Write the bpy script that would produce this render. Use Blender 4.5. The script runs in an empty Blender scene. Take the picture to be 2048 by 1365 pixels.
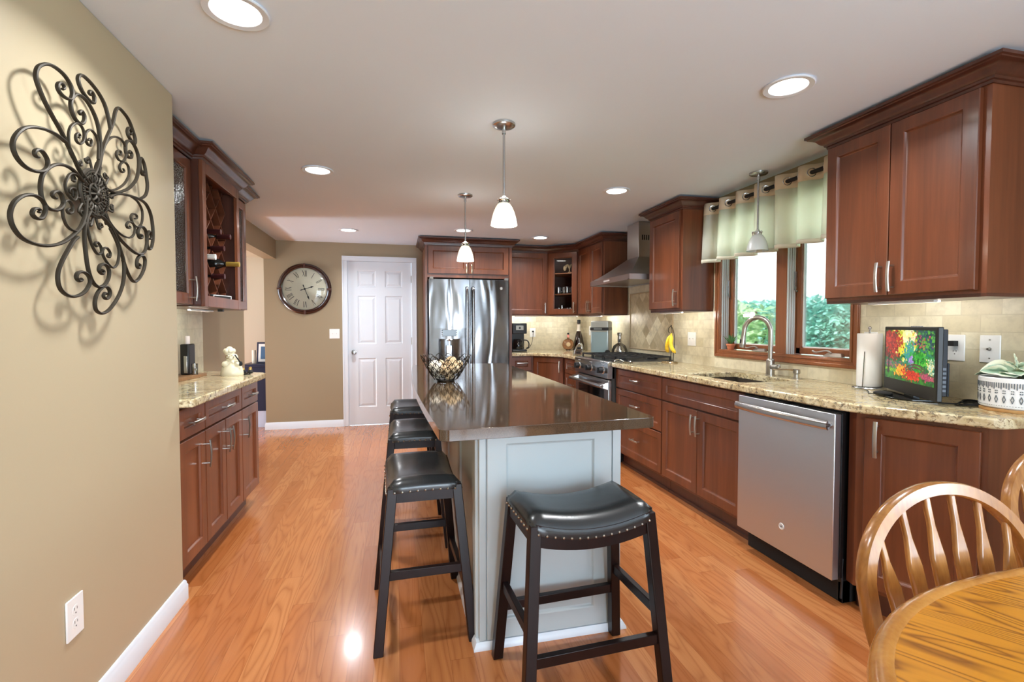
import bpy, bmesh, math, random
from mathutils import Vector, Matrix, Euler
from mathutils.geometry import tessellate_polygon
random.seed(7)
PI = math.pi
C = bpy.context.scene.collection
sc = bpy.context.scene
# ------------------------------------------------------------ camera
F_PX, YAW, PITCH, ROLL, CAM_H = 970.42, 0.2330, 0.0323, 0.0006, 1.2475
cam = bpy.data.cameras.new('camera'); camo = bpy.data.objects.new('camera', cam); C.objects.link(camo)
cam.sensor_width = 36; cam.lens = F_PX/2048*36; cam.clip_start = .02; cam.clip_end = 200
fwd = Vector((math.sin(YAW)*math.cos(PITCH), math.cos(YAW)*math.cos(PITCH), -math.sin(PITCH)))
rgt = Vector((math.cos(YAW), -math.sin(YAW), 0)); upv = rgt.cross(fwd)
cr, sr = math.cos(ROLL), math.sin(ROLL)
rgt, upv = rgt*cr-upv*sr, upv*cr+rgt*sr
M = Matrix((rgt, upv, -fwd)).transposed().to_4x4(); M.translation = Vector((0, 0, CAM_H))
camo.matrix_world = M
sc.camera = camo
# ------------------------------------------------------------ exposure, world, daylight
vs = sc.view_settings
vs.view_transform = 'Standard'; vs.look = 'None'; vs.gamma = 1; vs.use_curve_mapping = False
vs.exposure = 0.18
sc.cycles.max_bounces = 10; sc.cycles.diffuse_bounces = 6; sc.cycles.glossy_bounces = 5
sc.cycles.transparent_max_bounces = 16; sc.cycles.use_denoising = True
sc.cycles.sample_clamp_indirect = 6; sc.cycles.caustics_reflective = False; sc.cycles.caustics_refractive = False
w = bpy.data.worlds.new('sky'); sc.world = w; w.use_nodes = True
bg = w.node_tree.nodes['Background']; bg.inputs[0].default_value = (.72, .88, 1, 1); bg.inputs[1].default_value = 4.5
def light(name, kind, loc, energy, color=(1, 1, 1), size=.1, size_y=None, aim=None, spread=None, spot=None, blend=.5, shape=None):
    l = bpy.data.lights.new(name, kind); l.energy = energy; l.color = color
    if kind == 'AREA':
        l.size = size; l.shape = shape or ('RECTANGLE' if size_y else 'SQUARE')
        if size_y: l.size_y = size_y
        if spread: l.spread = spread
    elif kind == 'SUN': l.angle = size
    else: l.shadow_soft_size = size
    if kind == 'SPOT': l.spot_size = spot; l.spot_blend = blend
    o = bpy.data.objects.new(name, l); C.objects.link(o); o.location = loc
    if aim is not None:
        o.rotation_euler = (Vector(aim)-Vector(loc)).to_track_quat('-Z', 'Y').to_euler()
    return o
light('sun', 'SUN', (0, 0, 12), 26, (1, .98, .95), .01, aim=(14, 3.2, 0))
# daylight entering through the patio door behind, the side window behind and the sink window
light('patio_daylight', 'AREA', (1.0, -3.62, 1.15), 165, (.70, .85, 1), 2.3, 1.9, aim=(1.0, 0, 2.3))
light('side_daylight', 'AREA', (2.80, -.95, 1.35), 85, (.70, .85, 1), 1.5, 1.3, aim=(0, -.95, 2.0))
light('hall_daylight', 'AREA', (-3.2, 5.35, .25), 16, (.88, .94, 1), .35, .3, aim=(-.6, 5.7, 2.2), spread=2.2)
light('hall_window', 'AREA', (-3.9, 5.6, 1.3), 22, (.9, .95, 1), 1.2, 1.2, aim=(0, 5.6, 1.2))
# ------------------------------------------------------------ node helpers / materials
def lin(c):
    return tuple(((x/255)/12.92 if x/255 <= .04045 else ((x/255+.055)/1.055)**2.4) for x in c)+(1,)
class NT:
    def __init__(s, name):
        s.m = bpy.data.materials.new(name); s.m.use_nodes = True; s.t = s.m.node_tree
        s.b = s.t.nodes['Principled BSDF']; s.out = s.t.nodes['Material Output']
    def n(s, typ, **kw):
        nd = s.t.nodes.new('ShaderNode'+typ)
        for k, v in kw.items():
            if k.startswith('i_'): nd.inputs[k[2:].replace('_', ' ')].default_value = v
            else: setattr(nd, k, v)
        return nd
    def l(s, a, b): s.t.links.new(a, b)
    def math(s, op, a, b=None, c=None):
        nd = s.n('Math', operation=op)
        for i, v in enumerate((a, b, c)):
            if v is None: continue
            if isinstance(v, (int, float)): nd.inputs[i].default_value = v
            else: s.l(v, nd.inputs[i])
        return nd.outputs[0]
    def mix(s, f, a, b, bt='MIX'):
        nd = s.n('Mix', data_type='RGBA', blend_type=bt)
        for i, v in ((0, f), (6, a), (7, b)):
            if isinstance(v, (int, float)): nd.inputs[i].default_value = v
            elif isinstance(v, tuple): nd.inputs[i].default_value = v
            else: s.l(v, nd.inputs[i])
        return nd.outputs[2]
    def ramp(s, f, stops, interp='LINEAR'):
        nd = s.n('ValToRGB'); nd.color_ramp.interpolation = interp
        e = nd.color_ramp.elements
        while len(e) < len(stops): e.new(.5)
        for i, (p, c) in enumerate(stops): e[i].position = p; e[i].color = c
        s.l(f, nd.inputs[0]); return nd.outputs[0]
    def coord(s, scale=(1, 1, 1), kind='Object', loc=(0, 0, 0), rot=(0, 0, 0), rnd=False):
        tc = s.n('TexCoord'); mp = s.n('Mapping'); o = tc.outputs[kind]
        if rnd:
            oi = s.n('ObjectInfo'); vm = s.n('VectorMath', operation='MULTIPLY_ADD')
            s.l(oi.outputs['Random'], vm.inputs[0]); vm.inputs[1].default_value = (37, 23, 51); s.l(o, vm.inputs[2]); o = vm.outputs[0]
        s.l(o, mp.inputs[0]); mp.inputs['Scale'].default_value = scale; mp.inputs['Location'].default_value = loc; mp.inputs['Rotation'].default_value = rot
        return mp.outputs[0]
    def noise(s, v, scale=5, detail=3, rough=.5, dist=0):
        nd = s.n('TexNoise'); s.l(v, nd.inputs['Vector'])
        nd.inputs['Scale'].default_value = scale; nd.inputs['Detail'].default_value = detail
        nd.inputs['Roughness'].default_value = rough; nd.inputs['Distortion'].default_value = dist
        return nd.outputs['Fac']
    def bump(s, h, strength=.1, dist=.01):
        nd = s.n('Bump'); s.l(h, nd.inputs['Height']); nd.inputs['Strength'].default_value = strength; nd.inputs['Distance'].default_value = dist
        s.l(nd.outputs[0], s.b.inputs['Normal'])
    def set(s, **kw):
        for k, v in kw.items(): s.b.inputs[k.replace('_', ' ')].default_value = v
        return s
    def base(s, c):
        if isinstance(c, tuple): s.b.inputs['Base Color'].default_value = c
        else: s.l(c, s.b.inputs['Base Color'])
def plain(name, rgb, rough=.5, metal=0, coat=0, **kw):
    t = NT(name); t.base(lin(rgb)); t.set(Roughness=rough, Metallic=metal, Coat_Weight=coat, **kw)
    v = t.coord((1, 1, 1)); t.base(t.mix(t.math('MULTIPLY', t.noise(v, 9, 3), .06), lin(rgb), lin(tuple(x*.8 for x in rgb))))
    return t.m
def paint(name, rgb, rough=.5):
    t = NT(name); v = t.coord((1, 1, 1))
    t.base(t.mix(t.noise(v, 1.3, 2), lin(rgb), lin(tuple(x*.975 for x in rgb)))); t.set(Roughness=rough)
    t.bump(t.noise(v, 160, 2), .05, .002); return t.m
def emit(name, rgb, strength, rough=.4):
    t = NT(name); t.base(lin(rgb)); t.set(Emission_Color=lin(rgb), Emission_Strength=strength, Roughness=rough); return t.m
def wood(name, light_, dark, rough=.3, coat=.3, sc_=(7, 7, .55), fine=(60, 60, 3), amt=.7):
    t = NT(name); v = t.coord(sc_, rnd=True); n1 = t.noise(v, 1, 4, .55, .8)
    n2 = t.noise(t.coord(fine, rnd=True), 1, 3, .6)
    f = t.math('ADD', t.math('MULTIPLY', n1, amt), t.math('MULTIPLY', n2, 1-amt))
    t.base(t.ramp(f, [(.3, lin(dark)), (.7, lin(light_))]))
    t.set(Roughness=rough, Coat_Weight=coat, Coat_Roughness=.12); t.bump(n2, .03, .002); return t.m
def plank_floor():
    t = NT('oak_floor'); tc = t.n('TexCoord'); sp = t.n('SeparateXYZ'); t.l(tc.outputs['Object'], sp.inputs[0])
    W, L = .092, 1.15
    xr = t.math('DIVIDE', sp.outputs[0], W); row = t.math('FLOOR', xr)
    wn = t.n('TexWhiteNoise', noise_dimensions='1D'); t.l(row, wn.inputs['W'])
    yy = t.math('ADD', t.math('DIVIDE', sp.outputs[1], L), t.math('MULTIPLY', wn.outputs['Value'], 7.3)); col = t.math('FLOOR', yy)
    wn2 = t.n('TexWhiteNoise', noise_dimensions='2D'); cb = t.n('CombineXYZ'); t.l(row, cb.inputs[0]); t.l(col, cb.inputs[1]); t.l(cb.outputs[0], wn2.inputs['Vector'])
    pid = wn2.outputs['Value']
    g = t.n('CombineXYZ'); t.l(t.math('MULTIPLY', sp.outputs[0], 9), g.inputs[0]); t.l(t.math('MULTIPLY', sp.outputs[1], .9), g.inputs[1]); t.l(t.math('MULTIPLY', pid, 90), g.inputs[2])
    big = t.noise(g.outputs[0], 1, 2, .45, .4)
    rings = t.math('POWER', t.math('ABSOLUTE', t.math('SINE', t.math('MULTIPLY', big, 42))), .6)
    g2 = t.n('CombineXYZ'); t.l(t.math('MULTIPLY', sp.outputs[0], 260), g2.inputs[0]); t.l(t.math('MULTIPLY', sp.outputs[1], 9), g2.inputs[1]); t.l(pid, g2.inputs[2])
    fine = t.noise(g2.outputs[0], 1, 3, .6)
    c = t.ramp(pid, [(0, lin((176, 106, 58))), (.3, lin((190, 120, 70))), (.7, lin((197, 128, 77))), (1, lin((206, 140, 88)))])
    c = t.mix(t.math('MULTIPLY', t.math('SUBTRACT', 1, rings), .6), c, lin((146, 82, 40)))
    c = t.mix(t.math('MULTIPLY', fine, .42), c, lin((160, 88, 40)))
    fx = t.math('FRACT', xr); fy = t.math('FRACT', yy)
    gx = t.math('LESS_THAN', t.math('MINIMUM', fx, t.math('SUBTRACT', 1, fx)), .010)
    gy = t.math('LESS_THAN', t.math('MINIMUM', fy, t.math('SUBTRACT', 1, fy)), .0010)
    gap = t.math('MAXIMUM', gx, gy)
    t.base(t.mix(t.math('MULTIPLY', gap, .35), c, lin((96, 48, 20))))
    t.set(Roughness=.22, Coat_Weight=.35, Coat_Roughness=.10, Specular_IOR_Level=.5)
    h = t.math('SUBTRACT', t.math('MULTIPLY', t.noise(t.coord((30, 4, 1)), 1, 2), .5), t.math('MULTIPLY', gap, .6)); t.bump(h, .10, .003)
    return t.m
def granite():
    t = NT('granite'); v = t.coord()
    n1 = t.noise(v, 9, 5, .65, 1.2); n2 = t.noise(v, 55, 4, .7, .4)
    vo = t.n('TexVoronoi', feature='F1'); t.l(v, vo.inputs['Vector']); vo.inputs['Scale'].default_value = 75
    c = t.ramp(n1, [(.30, lin((150, 122, 80))), (.45, lin((196, 176, 132))), (.58, lin((218, 205, 168))), (.75, lin((178, 170, 140)))])
    c = t.mix(t.ramp(n2, [(.52, (0, 0, 0, 1)), (.62, (1, 1, 1, 1))]), c, lin((122, 92, 56)))
    n3 = t.noise(v, 30, 5, .75, 1.0)
    c = t.mix(t.ramp(n3, [(.555, (0, 0, 0, 1)), (.62, (1, 1, 1, 1))]), c, lin((72, 58, 44)))
    c = t.mix(t.math('MULTIPLY', vo.outputs['Distance'], .25), c, lin((228, 218, 186)))
    t.base(c); t.set(Roughness=.10, Specular_IOR_Level=.6); return t.m
def quartz():
    t = NT('brown_quartz'); v = t.coord(); n = t.noise(v, 420, 2, .6)
    t.base(t.mix(t.ramp(n, [(.35, (0, 0, 0, 1)), (.7, (1, 1, 1, 1))]), lin((62, 48, 36)), lin((86, 69, 52))))
    t.set(Roughness=.075, Specular_IOR_Level=.7, Coat_Weight=.4, Coat_Roughness=.05, Coat_IOR=1.5); return t.m
def steel(name, rgb=(190, 190, 190), rough=.22, wav=0, brush=(3, 400, 3), aniso=0):
    t = NT(name); t.base(lin(rgb)); t.set(Metallic=1.0, Roughness=rough, Anisotropic=aniso)
    b = t.noise(t.coord(brush), 1, 2)
    if wav:
        t.bump(t.noise(t.coord((6.5, 1, 1.3)), 1, 1.0, .4, .5), wav, .030 if wav > .5 else .002)
    else: t.bump(b, .02, .001)
    return t.m
def tile(name, bw, rh, c1, c2, mort, off=.5, rot=0, axis='YZ', ms=.0022, shift=(0, 0, 0)):
    t = NT(name); tc = t.n('TexCoord'); sp = t.n('SeparateXYZ'); t.l(tc.outputs['Object'], sp.inputs[0]); cb = t.n('CombineXYZ')
    t.l(sp.outputs['XYZ'.index(axis[0])], cb.inputs[0]); t.l(sp.outputs['XYZ'.index(axis[1])], cb.inputs[1])
    mp = t.n('Mapping'); t.l(cb.outputs[0], mp.inputs[0]); mp.inputs['Rotation'].default_value = (0, 0, rot); mp.inputs['Location'].default_value = shift
    br = t.n('TexBrick', offset=off); t.l(mp.outputs[0], br.inputs['Vector'])
    for k, v in (('Color1', (0, 0, 0, 1)), ('Color2', (1, 1, 1, 1)), ('Mortar', (.5, .5, .5, 1)), ('Scale', 1), ('Mortar Size', ms), ('Mortar Smooth', .3), ('Brick Width', bw), ('Row Height', rh), ('Bias', 0)):
        br.inputs[k].default_value = v
    v = t.coord(); n = t.noise(v, 22, 4, .6)
    c = t.mix(br.outputs['Color'], lin(c1), lin(c2))
    c = t.mix(t.math('MULTIPLY', t.ramp(n, [(.42, (0, 0, 0, 1)), (.70, (1, 1, 1, 1))]), .42), c, lin(tuple(x*.82 for x in c1)))
    pits = t.noise(v, 90, 3, .7)
    c = t.mix(t.math('MULTIPLY', t.ramp(pits, [(.66, (0, 0, 0, 1)), (.72, (1, 1, 1, 1))]), .35), c, lin((150, 132, 100)))
    t.base(t.mix(br.outputs['Fac'], c, lin(mort))); t.set(Roughness=.38)
    t.bump(t.math('SUBTRACT', t.math('MULTIPLY', n, .15), t.math('MULTIPLY', br.outputs['Fac'], .6)), .22, .004); return t.m
def glass(name, tint=(1, 1, 1, 1), refl=.08, rough=.02, bumpy=0):
    t = NT(name); tr = t.n('BsdfTransparent'); tr.inputs[0].default_value = tint; gl = t.n('BsdfGlossy'); gl.inputs['Roughness'].default_value = rough
    if bumpy:
        vo = t.n('TexVoronoi'); t.l(t.coord(), vo.inputs['Vector']); vo.inputs['Scale'].default_value = 130
        bp = t.n('Bump'); t.l(vo.outputs['Distance'], bp.inputs['Height']); bp.inputs['Strength'].default_value = bumpy; bp.inputs['Distance'].default_value = .003
        t.l(bp.outputs[0], gl.inputs['Normal'])
    fr = t.n('Fresnel'); fr.inputs[0].default_value = 1.5
    f = t.math('MINIMUM', t.math('ADD', t.math('MULTIPLY', fr.outputs[0], .9), refl), 1)
    mx = t.n('MixShader'); t.l(f, mx.inputs[0]); t.l(tr.outputs[0], mx.inputs[1]); t.l(gl.outputs[0], mx.inputs[2])
    t.l(mx.outputs[0], t.out.inputs['Surface']); return t.m
m = {}
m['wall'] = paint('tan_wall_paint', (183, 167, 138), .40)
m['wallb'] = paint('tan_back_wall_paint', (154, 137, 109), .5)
m['hall'] = paint('hall_wall_paint', (206, 196, 176), .6)
m['ceil'] = paint('white_ceiling_paint', (228, 241, 255), .7)
m['trim'] = plain('white_trim_paint', (222, 229, 238), .35)
m['floor'] = plank_floor()
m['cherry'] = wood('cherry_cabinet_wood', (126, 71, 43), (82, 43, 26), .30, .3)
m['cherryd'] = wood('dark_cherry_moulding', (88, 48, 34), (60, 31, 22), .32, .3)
m['inside'] = plain('cabinet_interior', (74, 38, 22), .5)
m['granite'] = granite(); m['quartz'] = quartz()
m['island'] = plain('pale_grey_island_paint', (190, 199, 201), .38)
m['steel'] = steel('brushed_steel', (186, 187, 188), .24, 0, (2, 2, 320))
m['fridge'] = steel('fridge_steel', (140, 141, 144), .23, 1.0)
m['dw'] = steel('dishwasher_steel', (206, 209, 214), .36, .03)
m['hood'] = steel('hood_steel', (196, 195, 192), .33, 0, (2, 300, 2))
m['nickel'] = steel('brushed_nickel', (190, 186, 178), .30)
m['chrome'] = steel('chrome', (215, 215, 215), .07)
m['brass'] = steel('satin_brass_nickel', (196, 176, 146), .25)
m['black'] = plain('black_plastic', (18, 18, 20), .36)
m['iron'] = plain('cast_iron', (28, 28, 30), .5)
m['rubber'] = plain('matte_black', (14, 14, 15), .7)
m['white'] = plain('white_plastic', (238, 238, 236), .3)
m['leather'] = None
t = NT('black_leather'); t.base(lin((30, 32, 33))); t.set(Roughness=.27, Specular_IOR_Level=.7)
t.bump(t.math('ADD', t.noise(t.coord(), 190, 3, .6), t.math('MULTIPLY', t.noise(t.coord(), 14, 2), 3)), .14, .002); m['leather'] = t.m
m['espresso'] = wood('espresso_stool_wood', (34, 15, 12), (18, 7, 6), .34, .0)
m['espresso'].node_tree.nodes['Principled BSDF'].inputs['Specular IOR Level'].default_value = .3
m['iron_art'] = plain('bronze_iron', (52, 45, 35), .55, .5)
m['wire'] = plain('dark_wire', (44, 38, 30), .35, .8)
m['oak'] = wood('honey_oak_chair', (186, 128, 62), (132, 82, 36), .25, .4, (14, 14, 3), (90, 90, 9), .5)
m['winwood'] = wood('stained_window_wood', (152, 92, 54), (116, 64, 34), .3, .3)
m['navy'] = plain('navy_paint', (30, 38, 66), .4)
m['clear'] = glass('clear_glass', refl=.0)
m['seeded'] = glass('seeded_glass', (.82, .86, .84, 1), .10, .12, .9)
m['drinkglass'] = glass('drinking_glass', (.93, .94, .94, 1), .28, .08)
m['amber'] = glass('amber_bottle_glass', (.80, .52, .30, 1), .12, .04)
m['brownglass'] = glass('brown_bottle_glass', (.22, .09, .04, 1), .06, .05)
m['lens'] = emit('lit_lens', (255, 250, 240), 9)
m['offglass'] = plain('frosted_white_glass', (226, 232, 230), .25)
t = NT('lit_shade_glass'); t.base(lin((250, 240, 222))); v = t.coord(kind='Generated'); sp = t.n('SeparateXYZ'); t.l(v, sp.inputs[0])
t.set(Emission_Strength=1.15, Roughness=.2); t.l(t.ramp(sp.outputs[2], [(0, lin((255, 252, 244))), (.45, lin((255, 238, 214))), (.8, lin((214, 212, 180))), (1, lin((150, 158, 140)))]), t.b.inputs['Emission Color']); m['shade'] = t.m
# ------------------------------------------------------------ mesh builder
ROOTLOC = {}
def rootloc(p):
    while p is not None and p.parent is not None: p = p.parent
    return ROOTLOC.get(p.name, Vector((0, 0, 0))) if p else Vector((0, 0, 0))
class FR:
    """frame: origin, width axis U, outward normal N, up Z"""
    def __init__(s, o, U, N=None):
        s.o = Vector(o); s.U = Vector(U).normalized(); s.Z = Vector((0, 0, 1)); s.N = Vector(N).normalized() if N else s.U.cross(s.Z)
    def P(s, u, v, n): return s.o+s.U*u+s.Z*v+s.N*n
class MB:
    def __init__(s): s.v = []; s.f = []
    def add(s, vs, fs):
        k = len(s.v); s.v += [Vector(x) for x in vs]; s.f += [tuple(i+k for i in f) for f in fs]; return s
    def box(s, x0, x1, y0, y1, z0, z1):
        return s.add([(x, y, z) for z in (z0, z1) for y in (y0, y1) for x in (x0, x1)], [(0, 2, 3, 1), (4, 5, 7, 6), (0, 1, 5, 4), (2, 6, 7, 3), (0, 4, 6, 2), (1, 3, 7, 5)])
    def fbox(s, F, u0, u1, v0, v1, n0, n1):
        return s.add([F.P(u, v, n) for n in (n0, n1) for v in (v0, v1) for u in (u0, u1)], [(0, 2, 3, 1), (4, 5, 7, 6), (0, 1, 5, 4), (2, 6, 7, 3), (0, 4, 6, 2), (1, 3, 7, 5)])
    def hexa(s, a, b):  # two quads (4 pts each)
        return s.add(list(a)+list(b), [(3, 2, 1, 0), (4, 5, 6, 7), (0, 1, 5, 4), (1, 2, 6, 5), (2, 3, 7, 6), (3, 0, 4, 7)])
    def bar(s, p, q, w, h=None, up=(0, 0, 1), taper=1):
        p, q = Vector(p), Vector(q); h = h or w; d = (q-p).normalized(); a = d.cross(Vector(up))
        if a.length < 1e-4: a = d.cross(Vector((0, 1, 0)))
        a.normalize(); b = a.cross(d)
        r = lambda c, k: [c+a*w/2*k+b*h/2*k, c-a*w/2*k+b*h/2*k, c-a*w/2*k-b*h/2*k, c+a*w/2*k-b*h/2*k]
        return s.hexa(r(p, 1), r(q, taper))
    def prism(s, poly, z0, z1, holes=()):
        loops = [poly]+list(holes); pts = [p for l in loops for p in l]; n = len(pts)
        tri = tessellate_polygon([[Vector((p[0], p[1], 0)) for p in l] for l in loops])
        vs = [(p[0], p[1], z0) for p in pts]+[(p[0], p[1], z1) for p in pts]; fs = []
        for a, b, c in tri:
            A, B, D = (Vector(pts[i]) for i in (a, b, c)); ar = (B-A).x*(D-A).y-(B-A).y*(D-A).x
            if ar < 0: b, c = c, b
            fs.append((c, b, a)); fs.append((a+n, b+n, c+n))
        k = 0
        for li, l in enumerate(loops):
            ar = sum(l[i][0]*l[(i+1) % len(l)][1]-l[(i+1) % len(l)][0]*l[i][1] for i in range(len(l)))
            for i in range(len(l)):
                a, b = k+i, k+(i+1) % len(l)
                if (ar > 0) == (li == 0): fs.append((a, b, b+n, a+n))
                else: fs.append((b, a, a+n, b+n))
            k += len(l)
        return s.add(vs, fs)
    def fprism(s, F, poly, n0, n1):  # polygon in (u,v), extruded along N
        k = len(s.v); s.prism(poly, n0, n1)
        for i in range(k, len(s.v)): p = s.v[i]; s.v[i] = F.P(p.x, p.y, p.z)
        return s
    def cyl(s, p, q, r, r2=None, n=20, cap=True):
        p, q = Vector(p), Vector(q); r2 = r if r2 is None else r2; d = (q-p).normalized()
        a = d.orthogonal().normalized(); b = d.cross(a)
        ring = lambda c, rr: [c+a*math.cos(2*PI*i/n)*rr+b*math.sin(2*PI*i/n)*rr for i in range(n)]
        fs = [(i, (i+1) % n, n+(i+1) % n, n+i) for i in range(n)]
        if cap: fs += [tuple(range(n-1, -1, -1)), tuple(range(n, 2*n))]
        return s.add(ring(p, r)+ring(q, r2), fs)
    def lathe(s, prof, c=(0, 0, 0), n=28, ax=(0, 0, 1), sx=1, sy=1):
        c = Vector(c); ax = Vector(ax).normalized(); a = Vector((1, 0, 0)) if abs(ax.z) > .9 else ax.orthogonal().normalized(); b = ax.cross(a); vs = []; fs = []
        for r, z in prof:
            for i in range(n):
                t_ = 2*PI*i/n; vs.append(c+ax*z+a*math.cos(t_)*max(r, 1e-5)*sx+b*math.sin(t_)*max(r, 1e-5)*sy)
        for k in range(len(prof)-1):
            for i in range(n): j = (i+1) % n; fs.append((k*n+i, k*n+j, (k+1)*n+j, (k+1)*n+i))
        return s.add(vs, fs)
    def sphere(s, c, r, n=16, sx=1, sy=1, sz=1):
        return s.lathe([(r*math.sin(PI*k/(n//2)), -r*sz*math.cos(PI*k/(n//2))) for k in range(n//2+1)], c, n, (0, 0, 1), sx, sy)
    def tube(s, pts, r, n=8, closed=False, flat=1.0, nrm=None):
        pts = [Vector(p) for p in pts]; N = len(pts); vs = []; fs = []; prev = None
        for i, p in enumerate(pts):
            if closed: d = pts[(i+1) % N]-pts[i-1]
            else: d = pts[min(i+1, N-1)]-pts[max(i-1, 0)]
            d.normalize()
            if nrm is not None: a = (Vector(nrm)-d*d.dot(Vector(nrm)))
            elif prev is None: a = d.orthogonal()
            else: a = prev-d*d.dot(prev)
            a.normalize(); prev = a; b = d.cross(a); rr = r[i] if isinstance(r, (list, tuple)) else r
            for k in range(n): t_ = 2*PI*k/n; vs.append(p+a*math.cos(t_)*rr*flat+b*math.sin(t_)*rr)
        for i in range(N if closed else N-1):
            for k in range(n):
                k2 = (k+1) % n; j = (i+1) % N; fs.append((i*n+k, i*n+k2, j*n+k2, j*n+k))
        if not closed: fs += [tuple(range(n-1, -1, -1)), tuple((N-1)*n+k for k in range(n))]
        return s.add(vs, fs)
    def sweep(s, path, prof, side=1, z=0):
        """mitred moulding: path = 2D points, prof = (out, up) closed outline; side=+1: out is to the right of travel"""
        P = [Vector(p) for p in path]; N = len(P); rows = []
        for i in range(N):
            d0 = (P[i]-P[i-1]).normalized() if i else None; d1 = (P[i+1]-P[i]).normalized() if i < N-1 else None
            nn = [Vector((d.y, -d.x))*side for d in (d0, d1) if d is not None]
            if len(nn) == 2: b = (nn[0]+nn[1]).normalized(); k = 1/max(.2, b.dot(nn[0]))
            else: b, k = nn[0], 1
            rows.append([(P[i].x+b.x*k*o, P[i].y+b.y*k*o, z+u) for o, u in prof])
        n = len(prof); fs = []
        for i in range(N-1):
            for k in range(n): k2 = (k+1) % n; fs.append((i*n+k, i*n+k2, (i+1)*n+k2, (i+1)*n+k))
        fs += [tuple(range(n-1, -1, -1)), tuple((N-1)*n+k for k in range(n))]
        return s.add([p for r in rows for p in r], fs)
    def build(s, name, mat, parent=None, smooth=35, bevel=0, seg=2, subsurf=0, merge=False):
        off = rootloc(parent); me = bpy.data.meshes.new(name)
        me.from_pydata([tuple(v-off) for v in s.v], [], s.f); me.update()
        bm = bmesh.new(); bm.from_mesh(me)
        if merge: bmesh.ops.remove_doubles(bm, verts=bm.verts, dist=1e-5)
        bmesh.ops.recalc_face_normals(bm, faces=bm.faces); bm.to_mesh(me); bm.free()
        if isinstance(mat, str): mat = m[mat]
        me.materials.append(mat)
        if smooth:
            me.shade_smooth()
            if smooth < 180: me.set_sharp_from_angle(angle=math.radians(smooth))
        o = bpy.data.objects.new(name, me); C.objects.link(o)
        if parent: o.parent = parent
        if bevel:
            b = o.modifiers.new('bevel', 'BEVEL'); b.width = bevel; b.segments = seg; b.limit_method = 'ANGLE'; b.angle_limit = math.radians(40)
        if subsurf:
            b = o.modifiers.new('subsurf', 'SUBSURF'); b.levels = subsurf; b.render_levels = subsurf
        return o
def thing(name, label, cat, loc=(0, 0, 0), group=None):
    o = bpy.data.objects.new(name, None); C.objects.link(o); o.location = loc; o.empty_display_size = .05
    o['label'] = label; o['category'] = cat
    if group: o['group'] = group
    ROOTLOC[o.name] = Vector(loc); return o
def tag(o, label, cat, group=None):
    o['label'] = label; o['category'] = cat
    if group: o['group'] = group
    return o
def struct(mb, name, mat, bevel=0, parent=None):
    o = mb.build(name, mat, parent, bevel=bevel)
    if parent is None: o['kind'] = 'structure'
    return o
def copy_tree(o, parent=None):
    c = o.copy(); C.objects.link(c); c.parent = parent
    for ch in list(o.children): copy_tree(ch, c)
    return c
def smooth_path(pts, n=5):
    """Catmull-Rom through pts"""
    P = [Vector(p) for p in pts]; out = []
    for i in range(len(P)-1):
        a, b, c, d = P[max(i-1, 0)], P[i], P[i+1], P[min(i+2, len(P)-1)]
        for k in range(n):
            t_ = k/n; out.append(.5*((2*b)+(c-a)*t_+(2*a-5*b+4*c-d)*t_*t_+(-a+3*b-3*c+d)*t_**3))
    out.append(P[-1]); return out
def text_mesh(body, size, F, u, v, n, mat, name, parent, depth=.0008, font_align='CENTER'):
    cu = bpy.data.curves.new(name, 'FONT'); cu.body = body; cu.size = size; cu.extrude = depth; cu.align_x = font_align; cu.align_y = 'CENTER'
    to = bpy.data.objects.new(name+'_c', cu); C.objects.link(to); dg = bpy.context.evaluated_depsgraph_get(); dg.update()
    me = bpy.data.meshes.new_from_object(to.evaluated_get(dg)); bpy.data.objects.remove(to)
    off = rootloc(parent)
    for vv in me.vertices: p = vv.co.copy(); vv.co = F.P(u+p.x, v+p.y, n+p.z)-off
    me.name = name; me.materials.clear(); me.materials.append(m[mat] if isinstance(mat, str) else mat)
    o = bpy.data.objects.new(name, me); C.objects.link(o); o.parent = parent; return o
# ------------------------------------------------------------ room shell
ZC = 2.2597; XL = -.951; XA = -1.39; YB = 6.286; XR = 2.496
struct(MB().box(-4.4, 2.75, -3.8, 9.1, -.06, 0), 'floor', 'floor')
struct(MB().box(-1.46, 2.65, -3.8, 6.40, ZC, ZC+.1), 'ceiling', 'ceil')
struct(MB().box(-4.4, -1.46, 3.4, 9.1, 2.15, ZC+.1), 'ceiling_hall', 'hall')
struct(MB().box(XA, XL, -3.7, 2.45, 0, ZC), 'wall_left', 'wall', .004)
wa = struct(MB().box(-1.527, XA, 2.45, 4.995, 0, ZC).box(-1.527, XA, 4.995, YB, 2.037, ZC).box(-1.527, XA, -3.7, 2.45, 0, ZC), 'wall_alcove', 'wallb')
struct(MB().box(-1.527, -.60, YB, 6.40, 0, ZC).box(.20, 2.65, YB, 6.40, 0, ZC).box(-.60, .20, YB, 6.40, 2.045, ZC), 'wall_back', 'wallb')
wr = struct(MB().box(XR, 2.65, -.2, 2.215, 0, ZC).box(XR, 2.65, 3.365, 6.40, 0, ZC).box(XR, 2.65, 2.215, 3.365, 0, 1.05).box(XR, 2.65, 2.215, 3.365, 2.11, ZC)
            .box(XR, 2.65, -3.8, -1.7, 0, ZC).box(XR, 2.65, -1.7, -.2, 0, .75).box(XR, 2.65, -1.7, -.2, 1.98, ZC), 'wall_right', 'wallb')
struct(MB().box(-1.527, -.15, -3.8, -3.68, 0, ZC).box(2.15, XR, -3.8, -3.68, 0, ZC).box(-.15, 2.15, -3.8, -3.68, 2.06, ZC), 'wall_rear', 'wall')
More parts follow.
